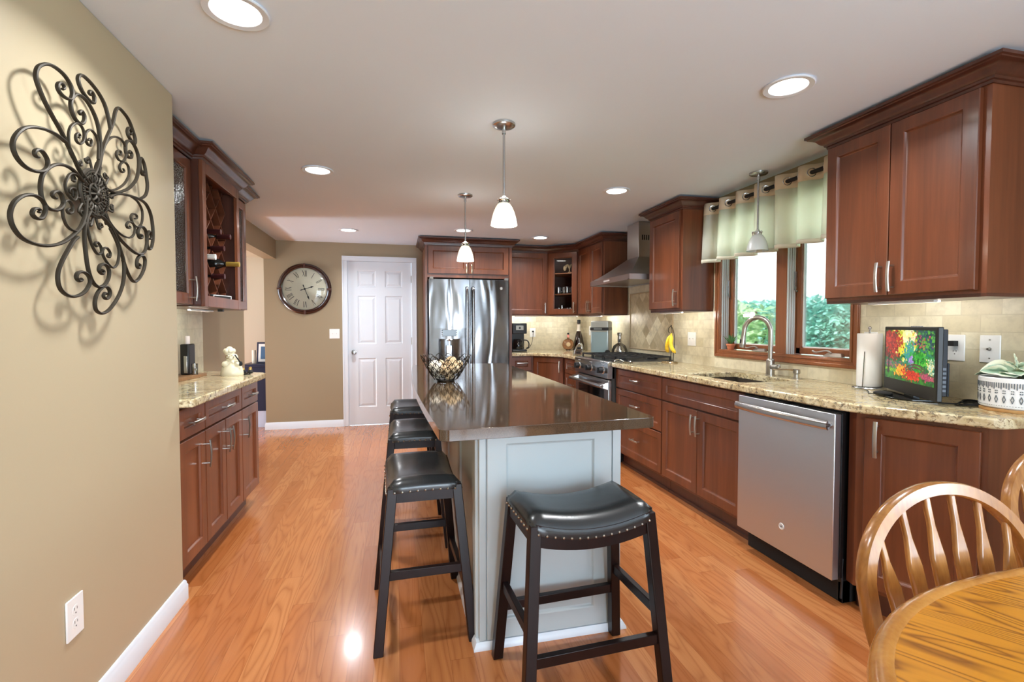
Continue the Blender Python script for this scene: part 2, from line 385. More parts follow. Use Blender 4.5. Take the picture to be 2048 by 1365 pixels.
struct(MB().box(-4.4, -1.0, 7.05, 7.15, 0, 2.15).box(-4.4, -1.527, 3.35, 3.45, 0, 2.15).box(-4.4, -4.3, 3.45, 4.9, 0, 2.15).box(-4.4, -4.3, 6.3, 7.05, 0, 2.15)
       .box(-4.4, -4.3, 4.9, 6.3, 0, .5).box(-4.4, -4.3, 4.9, 6.3, 2.0, 2.15).box(-1.1, -1.0, 6.40, 7.05, 0, 2.15), 'wall_hall', 'hall')
# patio door and side window of the dining end (behind the camera)
for nm, bx in (('door_2', [(-.15, 2.15, -3.74, -3.70, 0, .08), (-.15, 2.15, -3.74, -3.70, 1.98, 2.06), (-.15, -.07, -3.74, -3.70, .08, 1.98), (2.07, 2.15, -3.74, -3.70, .08, 1.98), (.95, 1.05, -3.74, -3.70, .08, 1.98)]),
               ('window_2', [(2.54, 2.58, -1.7, -.2, .75, .82), (2.54, 2.58, -1.7, -.2, 1.91, 1.98), (2.54, 2.58, -1.7, -1.63, .82, 1.91), (2.54, 2.58, -.27, -.2, .82, 1.91), (2.54, 2.58, -.98, -.92, .82, 1.91)])):
    b = MB()
    for x in bx: b.box(*x)
    struct(b, nm, 'trim')
def bb_profile(h=.09, t=.013): return [(0, 0), (t, 0), (t, h*.72), (t*.75, h*.80), (t*.7, h*.9), (t*.35, h), (0, h)]
struct(MB().sweep([(XL, -3.6), (XL, 2.45), (-1.0, 2.45)], bb_profile(.092, .014), 1), 'baseboard_left', 'trim')
struct(MB().sweep([(-1.527, 6.40), (-1.527, YB), (-.648, YB)], bb_profile(.085, .013), 1), 'baseboard_back', 'trim')
# ------------------------------------------------------------ six panel door
d = bpy.data.objects.new('door_1', None); C.objects.link(d); d['kind'] = 'structure'; d.location = (-.2, YB, 0); ROOTLOC['door_1'] = Vector(d.location)
F = FR((-.581, YB+.012, .008), (1, 0, 0)); W, H = .762, 2.030
us = [0, .113, .330, .440, .652, W]; vsn = [0, .221, .830, 1.010, 1.606, 1.713, 1.919, H]
b = MB()
for i in range(5):
    for j in range(7):
        u0, u1, v0, v1 = us[i], us[i+1], vsn[j], vsn[j+1]
        if i in (1, 3) and j in (1, 3, 5):
            R = [(0, 0), (.010, -.007), (.020, -.007), (.042, -.001)]
            for k in range(3):
                (a, na), (c_, nc) = R[k], R[k+1]
                o_ = [F.P(u0+a, v0+a, na), F.P(u1-a, v0+a, na), F.P(u1-a, v1-a, na), F.P(u0+a, v1-a, na)]
                q_ = [F.P(u0+c_, v0+c_, nc), F.P(u1-c_, v0+c_, nc), F.P(u1-c_, v1-c_, nc), F.P(u0+c_, v1-c_, nc)]
                b.add(o_+q_, [(0, 1, 5, 4), (1, 2, 6, 5), (2, 3, 7, 6), (3, 0, 4, 7)])
            b.add(q_, [(0, 1, 2, 3)])
        else: b.add([F.P(u0, v0, 0), F.P(u1, v0, 0), F.P(u1, v1, 0), F.P(u0, v1, 0)], [(0, 1, 2, 3)])
b.fbox(F, 0, W, 0, H, -.036, -.008); b.add([F.P(0, 0, 0), F.P(W, 0, 0), F.P(W, H, 0), F.P(0, H, 0), F.P(0, 0, -.036), F.P(W, 0, -.036), F.P(W, H, -.036), F.P(0, H, -.036)], [(0, 1, 5, 4), (1, 2, 6, 5), (2, 3, 7, 6), (3, 0, 4, 7)])
slab = b.build('door_slab', 'trim', d, smooth=20)
b = MB()
cas = [(0, 0), (.063, 0), (.063, .014), (.055, .018), (.02, .014), (.006, .012), (0, .008)]
F = FR((0, YB, 0), (1, 0, 0))
for x0, x1 in ((-.648, -.588), (.188, .248)): b.fbox(F, x0, x1, 0, 2.04, 0, .016); b.fbox(F, x0+(.0 if x0 < 0 else .045), x1-(.045 if x0 < 0 else 0), 0, 2.04, .016, .021)
b.fbox(F, -.648, .248, 2.04, 2.10, 0, .016); b.fbox(F, -.648, .248, 2.085, 2.10, .016, .021)
b.build('door_casing', 'trim', d, bevel=.003)
b = MB().box(-.600, -.583, YB, 6.40, 0, 2.045).box(.183, .200, YB, 6.40, 0, 2.045).box(-.583, .183, YB, 6.40, 2.04, 2.05).box(-.583, .183, YB+.05, YB+.06, 0, .001)
b.build('door_jamb', 'trim', d)
kn = Vector((-.520, YB+.012, .915))
MB().lathe([(0, 0), (.031, 0), (.031, .005), (.012, .009), (.011, .028), (.018, .034), (.027, .045), (.028, .055), (.022, .063), (0, .066)], kn, 24, (0, -1, 0)).build('door_knob', 'steel', slab)
for z in (.25, 1.05, 1.83): MB().cyl((.186, YB+.006, z-.045), (.186, YB+.006, z+.045), .007, n=10).build('hinge', 'nickel', d)
# ------------------------------------------------------------ tiled backsplash, diamond panel
b = MB()
def rt(y0, y1, z0, z1): b.box(XR-.007, XR-.0002, y0, y1, z0, z1)
rt(1.20, 2.163, .914, 1.385); rt(3.417, 4.00, .914, 1.385); rt(2.163, 3.417, .914, 1.0); rt(2.118, 2.163, 1.385, 2.2); rt(3.417, 3.44, 1.385, 2.2)
rt(3.94, 4.03, 1.385, ZC-.002); rt(4.0, 4.03, .914, 1.385); rt(4.865, YB, .914, 1.385); rt(4.865, 4.94, 1.385, ZC-.002); rt(4.03, 4.865, .914, 1.0); rt(4.03, 4.865, 1.582, ZC-.002)
wt = b.build('wall_tile', tile('travertine_tile', .152, .076, (204, 193, 162), (224, 216, 190), (198, 188, 160)), wr, smooth=0)
b = MB().box(XR-.009, XR-.0002, 4.03, 4.865, 1.0, 1.582)
b.build('diamond_tile', tile('diamond_tile', .105, .105, (178, 158, 122), (226, 212, 178), (184, 170, 140), off=0, rot=PI/4), wr, smooth=0)
b = MB()
for y0, y1, z0, z1 in ((4.022, 4.036, .994, 1.59), (4.859, 4.873, .994, 1.59), (4.03, 4.865, .994, 1.008), (4.03, 4.865, 1.576, 1.59)): b.box(XR-.017, XR-.001, y0, y1, z0, z1)
b.build('tile_border', plain('tile_border', (182, 160, 124), .4), wr, bevel=.004)
bt = MB().box(1.335, XR-.007, YB-.007, YB-.0002, .914, 1.385)
bt.build('wall_tile', tile('travertine_tile_back', .152, .076, (204, 193, 162), (224, 216, 190), (198, 188, 160), axis='XZ'), bpy.data.objects['wall_back'], smooth=0)
MB().box(XA+.0002, XA+.007, 2.455, 3.98, .914, 1.36).build('wall_tile', tile('travertine_tile_left', .152, .102, (206, 200, 172), (220, 214, 188), (196, 190, 160)), wa, smooth=0)
# ------------------------------------------------------------ doors, handles
def ring_door(F, u0, u1, v0, v1, mat, name, parent, fw=.056, t=.020, rec=.010, glassy=None, z0=0):
    b = MB()
    def rect(a, n): return [F.P(u0+a, v0+a, n), F.P(u1-a, v0+a, n), F.P(u1-a, v1-a, n), F.P(u0+a, v1-a, n)]
    seq = [rect(0, z0), rect(0, z0+t-.003), rect(.003, z0+t), rect(fw, z0+t), rect(fw+.003, z0+t-.002), rect(fw+.007, z0+t-rec), rect(fw+.012, z0+t-rec-.002)]
    if glassy: seq += [rect(fw+.012, z0+.002)]
    vs = [p for r in seq for p in r]; fs = []
    for k in range(len(seq)-1):
        for i in range(4): j = (i+1) % 4; fs.append((k*4+i, k*4+j, (k+1)*4+j, (k+1)*4+i))
    if not glassy:
        k = len(seq)-1; fs.append((k*4, k*4+1, k*4+2, k*4+3)); fs.append((3, 2, 1, 0))
    else:
        k = len(seq)-1
        for i in range(4): j = (i+1) % 4; fs.append((i, j, k*4+j, k*4+i))
    b.add(vs, fs); o = b.build(name, mat, parent, smooth=0)
    if glassy: MB().fbox(F, u0+fw+.006, u1-fw-.006, v0+fw+.006, v1-fw-.006, z0+.007, z0+.011).build('glass_pane', glassy, o, smooth=0)
    return o
def pull(F, u, v, vert, parent, n0=.020, L=.135, mat='nickel', name='handle'):
    b = MB(); pts = []
    for k in range(13):
        s = (k/12-.5); w_ = n0+.030+.006*(1-4*s*s)
        pts.append(F.P(u, v+s*L, w_) if vert else F.P(u+s*L, v, w_))
    b.tube(pts, .0080, 8, flat=.55, nrm=F.N)
    for s in (-.36, .36):
        a = (F.P(u, v+s*L, n0), F.P(u, v+s*L, n0+.032)) if vert else (F.P(u+s*L, v, n0), F.P(u+s*L, v, n0+.032))
        b.cyl(a[0], a[1], .0042, n=10)
    return b.build(name, mat, parent)
CROWN = [(0, 0), (.007, 0), (.009, .010), (.016, .013), (.018, .022), (.026, .026), (.034, .034), (.044, .048), (.054, .056), (.070, .059), (.072, .063), (.080, .066), (.080, .078), (0, .078)]
ZU0, ZU1 = 1.372, 2.166
def cab_root(name, label, loc, group=None): return thing(name, label, 'cabinet', loc, group)
# ------------------------------------------------------------ left base cabinets
XF = -.955; grpL = None
def left_base(y0, y1, label, doors, hside, end=False):
    r = cab_root('base_cabinet', label, (-1.15, (y0+y1)/2, 0))
    F = FR((XF-.02, 0, 0), (0, 1, 0))
    (MB().prism([(XA+.01, y0+.001), (XF-.021, y0+.001), (XF-.021, y1-.001), (XA+.01, 3.965 if end else y1-.001)], .115, .875)).build('cabinet_box', 'cherry', r)
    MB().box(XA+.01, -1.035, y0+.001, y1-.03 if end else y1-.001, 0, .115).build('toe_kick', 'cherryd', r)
    dr = ring_door(F, y0+.004, y1-.004, .722, .862, 'cherry', 'drawer', r, fw=.045); pull(F, (y0+y1)/2, .79, False, dr)
    n = doors; wd = (y1-y0)/n
    for i in range(n):
        a, c_ = y0+i*wd, y0+(i+1)*wd
        dd = ring_door(F, a+.003, c_-.003, .130, .712, 'cherry', 'door', r)
        hy = (c_-.03) if (hside[i] == 'R') else (a+.03)
        pull(F, hy, .60, True, dd)
left_base(2.455, 2.757, 'cherry base cabinet with one door and drawer, against the tan wall end, left run', 1, 'R')
left_base(2.757, 3.357, 'double door cherry base cabinet with wide drawer, middle of the left run', 2, 'RL')
left_base(3.357, 3.722, 'narrow cherry base cabinet at the far end of the left run, handle on its left', 1, 'L', True)
o = MB().prism([(XA+.002, 2.452), (-.90, 2.452), (-.90, 3.715), (-.93, 3.765), (XA+.002, 3.995)], .876, .914).build('countertop', 'granite', None, bevel=.008, seg=3)
tag(o, 'short beige granite countertop on the left run of cabinets, carrying the chef figurine', 'countertop')
# left wall cabinets
def left_upper_glass(y0, y1, label, hy, hook):
    r = cab_root('wall_cabinet', label, (-1.2, (y0+y1)/2, 1.358)); X0 = -1.122
    b = MB().box(XA+.008, XA+.02, y0, y1, 1.36, 2.20).box(XA+.02, X0, y0, y1, 1.36, 1.378).box(XA+.02, X0, y0, y1, 2.14, 2.20).box(XA+.02, X0, y0, y0+.018, 1.378, 2.14).box(XA+.02, X0, y1-.018, y1, 1.375, 2.12)
    b.build('cabinet_box', 'cherry', r)
    b = MB()
    for z in (1.62, 1.87): b.box(XA+.02, X0-.02, y0+.018, y1-.018, z, z+.018)
    b.build('shelf', 'cherryd', r)
    F = FR((X0+.001, 0, 0), (0, 1, 0)); dd = ring_door(F, y0+.003, y1-.003, 1.364, 2.160, 'cherry', 'door', r, glassy='seeded'); pull(F, hy, 1.45, True, dd)
    path = [(X0+.02, y0), (X0+.02, y1)]+([(XA+.01, y1)] if hook else [])
    cr = MB().sweep(path, CROWN, 1, z=2.164).build('crown_molding', 'cherryd', r)
    return r
left_upper_glass(2.455, 3.048, 'seeded glass cherry wall cabinet left of the wine rack cabinet, beside tan wall', 3.005, False)
left_upper_glass(3.694, 4.050, 'seeded glass cherry wall cabinet at the far end, right of the wine rack', 3.735, True)
r = cab_root('wine_cabinet', 'tall open cherry wall cabinet with diagonal wine lattice holding bottles', (-1.2, 3.37, 1.355)); Y0, Y1 = 3.05, 3.692
X1 = -1.045
MB().box(XA+.008, XA+.02, Y0, Y1, 1.355, 2.2).box(XA+.02, X1-.02, Y0, Y0+.018, 1.355, 2.2).box(XA+.02, X1-.02, Y1-.018, Y1, 1.355, 2.2).box(XA+.02, X1-.02, Y0+.018, Y1-.018, 1.355, 1.38).box(XA+.02, X1-.02, Y0+.018, Y1-.018, 2.13, 2.2).build('cabinet_box', 'cherryd', r)
F = FR((X1-.02, 0, 0), (0, 1, 0))
MB().fbox(F, Y0, Y0+.048, 1.355, 2.172, 0, .02).fbox(F, Y1-.048, Y1, 1.355, 2.172, 0, .02).fbox(F, Y0+.048, Y1-.048, 1.355, 1.418, 0, .02).fbox(F, Y0+.048, Y1-.048, 2.105, 2.172, 0, .02).build('face_frame', 'cherry', r, bevel=.002)
b = MB(); ya, yb_, za, zb = Y0+.02, Y1-.02, 1.382, 2.128
def slat(y, z, s, x0, x1):  # 45 degree slat through (y, z)
    L_ = []
    for (t_) in [i*.002 for i in range(-600, 601)]:
        Y, Z = y+t_, z+s*t_
        if ya <= Y <= yb_ and za <= Z <= zb: L_.append((Y, Z))
    if len(L_) > 20:
        (a0, a1), (c0, c1) = L_[0], L_[-1]; w_ = .0045
        b.hexa([(x0, a0, a1-w_), (x0, c0, c1-w_), (x0, c0, c1+w_), (x0, a0, a1+w_)], [(x1, a0, a1-w_), (x1, c0, c1-w_), (x1, c0, c1+w_), (x1, a0, a1+w_)])
PT = .175
for k in range(-5, 8):
    slat(3.672, 1.47+k*PT, -1, -1.24, -1.125); slat(3.672, 1.47+k*PT, 1, -1.238, -1.128)
b.build('wine_lattice', wood('lattice_wood', (112, 62, 40), (80, 42, 26), .4, .1), r)
MB().sweep([(XA+.01, Y0), (X1, Y0), (X1, Y1), (XA+.01, Y1)], CROWN, 1, z=2.170).build('crown_molding', 'cherryd', r)
MB().box(-1.16, -1.13, 3.60, 3.63, 1.340, 1.355).build('puck_light', 'black', r)
# wine bottles lying in the lattice (cells centred between slats)
def bottle(y, z, bodycol, capcol, label, xo=0):
    r = thing('wine_bottle', label, 'bottle', (-1.2, y, z-.0), 'wine bottles in the lattice')
    MB().lathe([(0, 0), (.036, .002), (.038, .01), (.038, .17), (.030, .195), (.0145, .22), (.0142, .235)], (-1.375+xo, y, z), 18, (1, 0, 0)).build('bottle_body', bodycol, r)
    MB().lathe([(.0148, .235), (.0155, .236), (.0158, .30), (.0165, .302), (.0165, .312), (0, .313)], (-1.375+xo, y, z), 18, (1, 0, 0)).build('foil_cap', capcol, r)
gd = plain('gold_foil', (214, 178, 84), .3, .6); gb = plain('dark_bottle_glass', (24, 22, 20), .1); wc = plain('white_foil', (226, 222, 210), .35); rc = plain('dark_red_foil', (60, 26, 26), .3)
zz = lambda k: 1.47+PT/2+k*PT-.0   # diamond centres at the far side
bottle(3.497, 1.645, gb, gd, 'wine bottle with a gold foil neck poking out of the lattice', .07)
bottle(3.147, 1.645, gb, wc, 'wine bottle with a white foil neck at the lattice\'s lower near side', .045)
bottle(3.497, 1.820, gb, rc, 'dark-capped wine bottle straight above the gold-capped one', .02)
bottle(3.322, 1.820, gb, rc, 'dark-capped wine bottle in the same row as the topmost, nearer the camera', .02)
bottle(3.409, 1.732, gb, rc, 'dark-capped wine bottle just up and left of the gold-capped one', .01)
bottle(3.409, 1.557, gb, rc, 'dark-capped wine bottle in the row below the gold-capped one', .01)
r = thing('speaker', 'small grey radio speaker with white rim under the wine lattice', 'speaker', (-1.14, 3.45, 1.381))
F = FR((-1.085, 3.46, 1.381), (.35, 1, 0))
MB().fbox(F, -.085, .085, 0, .062, -.09, 0).build('speaker_body', plain('charcoal', (48, 46, 46), .5), r, bevel=.008)
MB().fbox(F, -.082, .082, .003, .008, 0, .003).fbox(F, -.082, .082, .054, .059, 0, .003).fbox(F, -.082, -.077, .003, .059, 0, .003).fbox(F, .077, .082, .003, .059, 0, .003).build('rim', 'white', r, bevel=.001)
# ------------------------------------------------------------ right base run
FX = FR((1.924, 0, 0), (0, -1, 0))
def base_box(r, x0, x1, y0, y1, toe=True):
    MB().box(x0, x1, y0+.001, y1-.001, .115, .875).build('cabinet_box', 'cherry', r)
r = cab_root('drawer_cabinet', 'cherry base cabinet of three drawers right beside the range', (2.2, 3.61, 0)); base_box(r, 1.925, 2.486, 3.227, 4.0)
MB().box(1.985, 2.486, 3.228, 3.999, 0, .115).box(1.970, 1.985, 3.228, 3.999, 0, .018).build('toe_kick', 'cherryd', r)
for v0, v1 in ((.698, .862), (.455, .688), (.137, .445)):
    dd = ring_door(FX, -3.994, -3.232, v0, v1, 'cherry', 'drawer', r, fw=.05); pull(FX, -3.61, (v0+v1)/2+.01, False, dd)
r = cab_root('sink_cabinet', 'cherry sink cabinet with false drawer front and two doors beside dishwasher', (2.2, 2.786, 0))
MB().box(1.925, 2.486, 2.351, 3.224, .115, .66).box(1.925, 1.93, 2.351, 3.224, .66, .875).box(1.93, 2.486, 2.351, 2.366, .66, .875).box(1.93, 2.486, 3.209, 3.224, .66, .875).build('cabinet_box', 'cherry', r)
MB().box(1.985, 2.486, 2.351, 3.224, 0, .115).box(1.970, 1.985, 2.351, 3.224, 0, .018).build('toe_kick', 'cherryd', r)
ring_door(FX, -3.221, -2.354, .698, .862, 'cherry', 'false_drawer_front', r, fw=.05)
dd = ring_door(FX, -3.221, -2.790, .137, .688, 'cherry', 'door', r); pull(FX, -2.815, .592, True, dd)
dd = ring_door(FX, -2.786, -2.354, .137, .688, 'cherry', 'door', r); pull(FX, -2.762, .592, True, dd)
# dishwasher
r = thing('dishwasher', 'stainless steel dishwasher with bar handle under the granite counter', 'dishwasher', (2.15, 2.04, 0))
MB().box(1.915, 2.48, 1.735, 2.345, .10, .868).build('tub_body', 'black', r)
dwd = MB().box(1.862, 1.900, 1.728, 2.342, .115, .858).build('door', 'dw', r, bevel=.004)
MB().box(1.900, 1.914, 1.722, 2.340, .125, .862).build('door_liner', 'black', r)
FD = FR((1.862, 0, 0), (0, -1, 0)); b = MB(); pts = []
for k in range(17): s = k/16-.5; pts.append(FD.P(-2.035+s*.59, .806, .024+.020*(1-4*s*s)))
b.tube(pts, .0215, 16, flat=.55, nrm=FD.N)
for s in (-.49, .49): b.cyl(FD.P(-2.035+s*.575, .806, 0), FD.P(-2.035+s*.575, .806, .032), .015, n=14)
b.build('handle', 'steel', dwd)
MB().box(1.93, 1.975, 1.735, 2.335, .0, .105).box(1.93, 2.3, 1.735, 1.76, .0, .105).build('toe_panel', 'rubber', r, bevel=.004)
bg_ = MB().lathe([(0, 0), (.0165, 0), (.0165, .002), (.0145, .0032), (.0135, .002), (0, .002)], FD.P(-2.017, .243, .0005), 28, (-1, 0, 0)).build('badge', 'white', dwd)
text_mesh('GE', .015, FD, -2.017, .243, .003, plain('badge_grey', (90, 92, 96), .4), 'badge_lettering', dwd)
for y in (1.90, 2.0): MB().box(1.866, 1.90, y, y+.03, .858, .862).build('latch_slot', 'black', dwd)
MB().tube([(1.915, 1.728, .03), (1.917, 1.727, .10), (1.913, 1.726, .16), (1.918, 1.727, .21)], .005, 8).build('hinge_arm', 'iron', r)
# angled end cabinet
A = Vector((1.925, 1.680, 0)); B_ = Vector((2.082, 1.300, 0)); Fa = FR(A, B_-A); La = (B_-A).length
r = cab_root('angled_cabinet', 'angled cherry end cabinet with one door, right of the dishwasher', (2.2, 1.5, 0))
MB().prism([(A.x, A.y), (1.935, 1.722), (2.486, 1.722), (2.486, 1.275), (B_.x, B_.y-.002)], .115, .875).build('cabinet_box', 'cherry', r)
q = Fa.P(0, 0, -.06); q2 = Fa.P(La-.0, 0, -.06)
MB().prism([(q.x, q.y), (1.99, 1.722), (2.486, 1.722), (2.486, 1.32), (q2.x+.03, q2.y)], 0, .115).build('toe_kick', 'cherryd', r)
dd = ring_door(Fa, .035, La-.016, .137, .858, 'cherry', 'door', r, fw=.06); pull(Fa, .083, .775, True, dd, L=.15)
# right countertop with sink cut-out
hole = []
for cx_, cy_, a0 in ((2.32, 2.96, 0), (1.98, 2.96, 90), (1.98, 2.46, 180), (2.32, 2.46, 270)):
    for k in range(6): a = math.radians(a0+k*18); hole.append((cx_+.03*math.cos(a), cy_+.03*math.sin(a)))
pl = [(1.862, 4.003), (1.862, 1.76), (1.868, 1.70), (1.885, 1.645), (2.045, 1.31), (2.065, 1.275), (2.10, 1.255), (2.488, 1.235), (2.488, 4.003)]
o = MB().prism(pl, .876, .914, [hole]).build('countertop', 'granite', None, bevel=.007, seg=3, smooth=30)
tag(o, 'long beige granite countertop with sink cut-out beneath the window', 'countertop')
b = MB(); r = thing('sink', 'dark undermount sink set into the granite below the faucet', 'sink', (2.15, 2.71, .70))
b.box(1.94, 2.36, 2.42, 3.00, .69, .70).box(1.94, 1.948, 2.42, 3.00, .70, .875).box(2.352, 2.36, 2.42, 3.0, .70, .875).box(1.948, 2.352, 2.42, 2.428, .70, .875).box(1.948, 2.352, 2.992, 3.0, .70, .875)
b.build('basin', plain('dark_composite', (62, 54, 46), .45), r); MB().lathe([(.012, .004), (.028, .006), (.042, .004), (.045, 0)], (2.15, 2.71, .7005), 24).build('drain', 'steel', r)
# counter left of the range and around the corner
o = MB().prism([(1.337, 5.642), (1.60, 5.642), (1.862, 5.37), (1.862, 4.838), (2.488, 4.838), (2.488, 6.278), (1.337, 6.278)], .876, .914).build('countertop', 'granite', None, bevel=.007, seg=3)
tag(o, 'corner granite countertop between the refrigerator and the range, under the coffee maker', 'countertop')
r = cab_root('drawer_cabinet', 'cherry drawer cabinet tucked left of the range, next to the corner', (2.2, 5.1, 0)); base_box(r, 1.925, 2.486, 4.84, 5.36)
MB().box(1.985, 2.486, 4.841, 5.36, 0, .115).build('toe_kick', 'cherryd', r)
for v0, v1 in ((.698, .862), (.455, .688), (.137, .445)):
    dd = ring_door(FX, -5.345, -4.845, v0, v1, 'cherry', 'drawer', r, fw=.045); pull(FX, -5.10, (v0+v1)/2+.01, False, dd)
r = cab_root('corner_cabinet', 'diagonal cherry corner base cabinet between coffee maker and range', (2.1, 5.9, 0))
MB().prism([(1.622, 5.70), (1.924, 5.39), (1.926, 5.362), (2.486, 5.362), (2.486, 6.276), (1.602, 6.276), (1.602, 5.70)], .115, .875).build('cabinet_box', 'cherry', r)
MB().prism([(1.66, 5.75), (1.98, 5.43), (2.486, 5.43), (2.486, 6.276), (1.66, 6.276)], 0, .115).build('toe_kick', 'cherryd', r)
A2 = Vector((1.614, 5.708, 0)); B2 = Vector((1.924, 5.39, 0)); Fd = FR(A2, B2-A2); Ld = (B2-A2).length
dd = ring_door(Fd, .02, Ld-.02, .137, .862, 'cherry', 'door', r); pull(Fd, Ld-.055, .76, True, dd)
FY = FR((0, 5.70, 0), (1, 0, 0))
r = cab_root('drawer_cabinet', 'narrow dark-shaded cherry drawer cabinet beside the refrigerator under coffee maker', (1.47, 5.98, 0))
MB().box(1.337, 1.60, 5.701, 6.276, .115, .875).build('cabinet_box', 'cherry', r); MB().box(1.337, 1.60, 5.77, 6.276, 0, .115).build('toe_kick', 'cherryd', r)
for v0, v1 in ((.698, .862), (.455, .688), (.137, .445)):
    dd = ring_door(FY, 1.342, 1.594, v0, v1, 'cherry', 'drawer', r, fw=.045); pull(FY, 1.475, (v0+v1)/2+.01, False, dd)
# ------------------------------------------------------------ right wall cabinets
XU = 2.208; FU = FR((XU, 0, 0), (0, -1, 0))
def upper_right(y0, y1, label, splits, hand, crown):
    r = cab_root('wall_cabinet', label, (2.35, (y0+y1)/2, ZU0))
    MB().box(XU+.001, 2.488, y0, y1, ZU0, ZU1+.06).build('cabinet_box', 'cherry', r)
    ys = [y0+.026]+splits+[y1-.006]; n = len(ys)-1
    for i in range(n):
        a, c_ = ys[i], ys[i+1]
        dd = ring_door(FU, -c_+.002, -a-.002, 1.386, ZU1-.004, 'cherry', 'door', r)
        h = hand[i]; pull(FU, -(a+.028) if h == 'n' else -(c_-.028), 1.468, True, dd)
    if crown: MB().sweep([(2.486, y0), (XU-.002, y0), (XU-.002, y1), (2.486, y1)][::-1], CROWN, 1, z=ZU1).build('crown_molding', 'cherryd', r)
    MB().box(XU+.002, 2.487, y0+.001, y1-.001, ZU0-.014, ZU0).build('light_rail', 'cherryd', r)
    return r
upper_right(1.400, 2.115, 'large two-door cherry wall cabinet in the right foreground above the screen', [1.775], 'fn', True)
upper_right(3.445, 3.940, 'single-door cherry wall cabinet between the range hood and the window', [], 'n', True)
r = upper_right(4.940, 5.690, 'two-door cherry wall cabinet left of the range hood', [5.30], 'fn', False)
P1 = (1.885, 5.976); P2 = (2.208, 5.692)
r = cab_root('corner_wall_cabinet', 'diagonal corner wall cabinet with glass door showing stemware and glasses', (2.2, 6.0, ZU0))
Fg = FR((P1[0], P1[1], 0), Vector((P2[0]-P1[0], P2[1]-P1[1], 0))); Lg = (Vector(P2)-Vector(P1)).length
cp = [(1.887, 5.975), (P2[0]-.001, P2[1]+.001), (2.486, 5.692), (2.486, 6.276), (1.887, 6.276)]
b = MB().prism(cp, ZU0, ZU0+.02).prism(cp, ZU1-.02, ZU1+.05)
b.box(2.475, 2.486, 5.70, 6.276, 1.39, 2.15).box(1.90, 2.475, 6.266, 6.276, 1.39, 2.15).box(1.887, 1.90, 5.98, 6.276, 1.39, 2.15).box(2.21, 2.475, 5.692, 5.705, 1.39, 2.15).build('cabinet_box', 'inside', r)
MB().fbox(Fg, 0, .03, ZU0, ZU1, -.012, 0).fbox(Fg, Lg-.03, Lg, ZU0, ZU1, -.012, 0).build('face_frame', 'cherry', r)
cs = [(1.905, 6.0), (2.205, 5.73), (2.47, 5.71), (2.47, 6.26), (1.905, 6.26)]
for z in (1.636, 1.90): MB().prism(cs, z, z+.014).build('shelf', plain('shelf_wood', (150, 96, 62), .4), r)
dd = ring_door(Fg, .03, Lg-.022, 1.386, ZU1-.004, 'cherry', 'door', r, glassy='clear', fw=.062); pull(Fg, Lg-.055, 1.468, True, dd)
r = cab_root('wall_cabinet', 'single-door cherry wall cabinet above the coffee maker, beside the refrigerator', (1.6, 6.13, ZU0))
MB().box(1.337, 1.885, 5.977, 6.278, ZU0, ZU1+.05).build('cabinet_box', 'cherry', r)
FB = FR((0, 5.976, 0), (1, 0, 0)); dd = ring_door(FB, 1.342, 1.872, 1.386, ZU1-.004, 'cherry', 'door', r); pull(FB, 1.843, 1.468, True, dd)
CR2 = [(a, u*1.0) for a, u in CROWN]
o = MB().sweep([(1.337, 5.974), (1.885, 5.974), (2.206, 5.690), (2.206, 4.940), (2.486, 4.940)], CR2, 1, z=ZU1).build('crown_molding', 'cherryd', None)
tag(o, 'dark crown molding bending round the corner above the glass cabinet', 'crown molding')
# fridge surround
r = cab_root('refrigerator_surround', 'cherry surround with two short doors above the refrigerator and side panels', (.82, 5.95, 0))
MB().box(.322, .343, 5.63, 6.278, 0, ZU1+.02).box(1.303, 1.335, 5.63, 6.278, 0, ZU1+.02).build('side_panel', 'cherry', r)
MB().box(.343, 1.303, 5.652, 6.278, 1.80, ZU1+.05).build('cabinet_box', 'cherry', r)
FZ = FR((0, 5.652, 0), (1, 0, 0))
for a, c_, h in ((.352, .820, .792), (.824, 1.294, .852)):
    dd = ring_door(FZ, a, c_, 1.845, ZU1-.004, 'cherry', 'door', r, fw=.055); pull(FZ, h, 1.90, True, dd, L=.10, mat='brass')
MB().sweep([(.322, 6.27), (.322, 5.63), (1.335, 5.63), (1.335, 5.90)], CROWN, 1, z=ZU1+.004).build('crown_molding', 'cherryd', r)
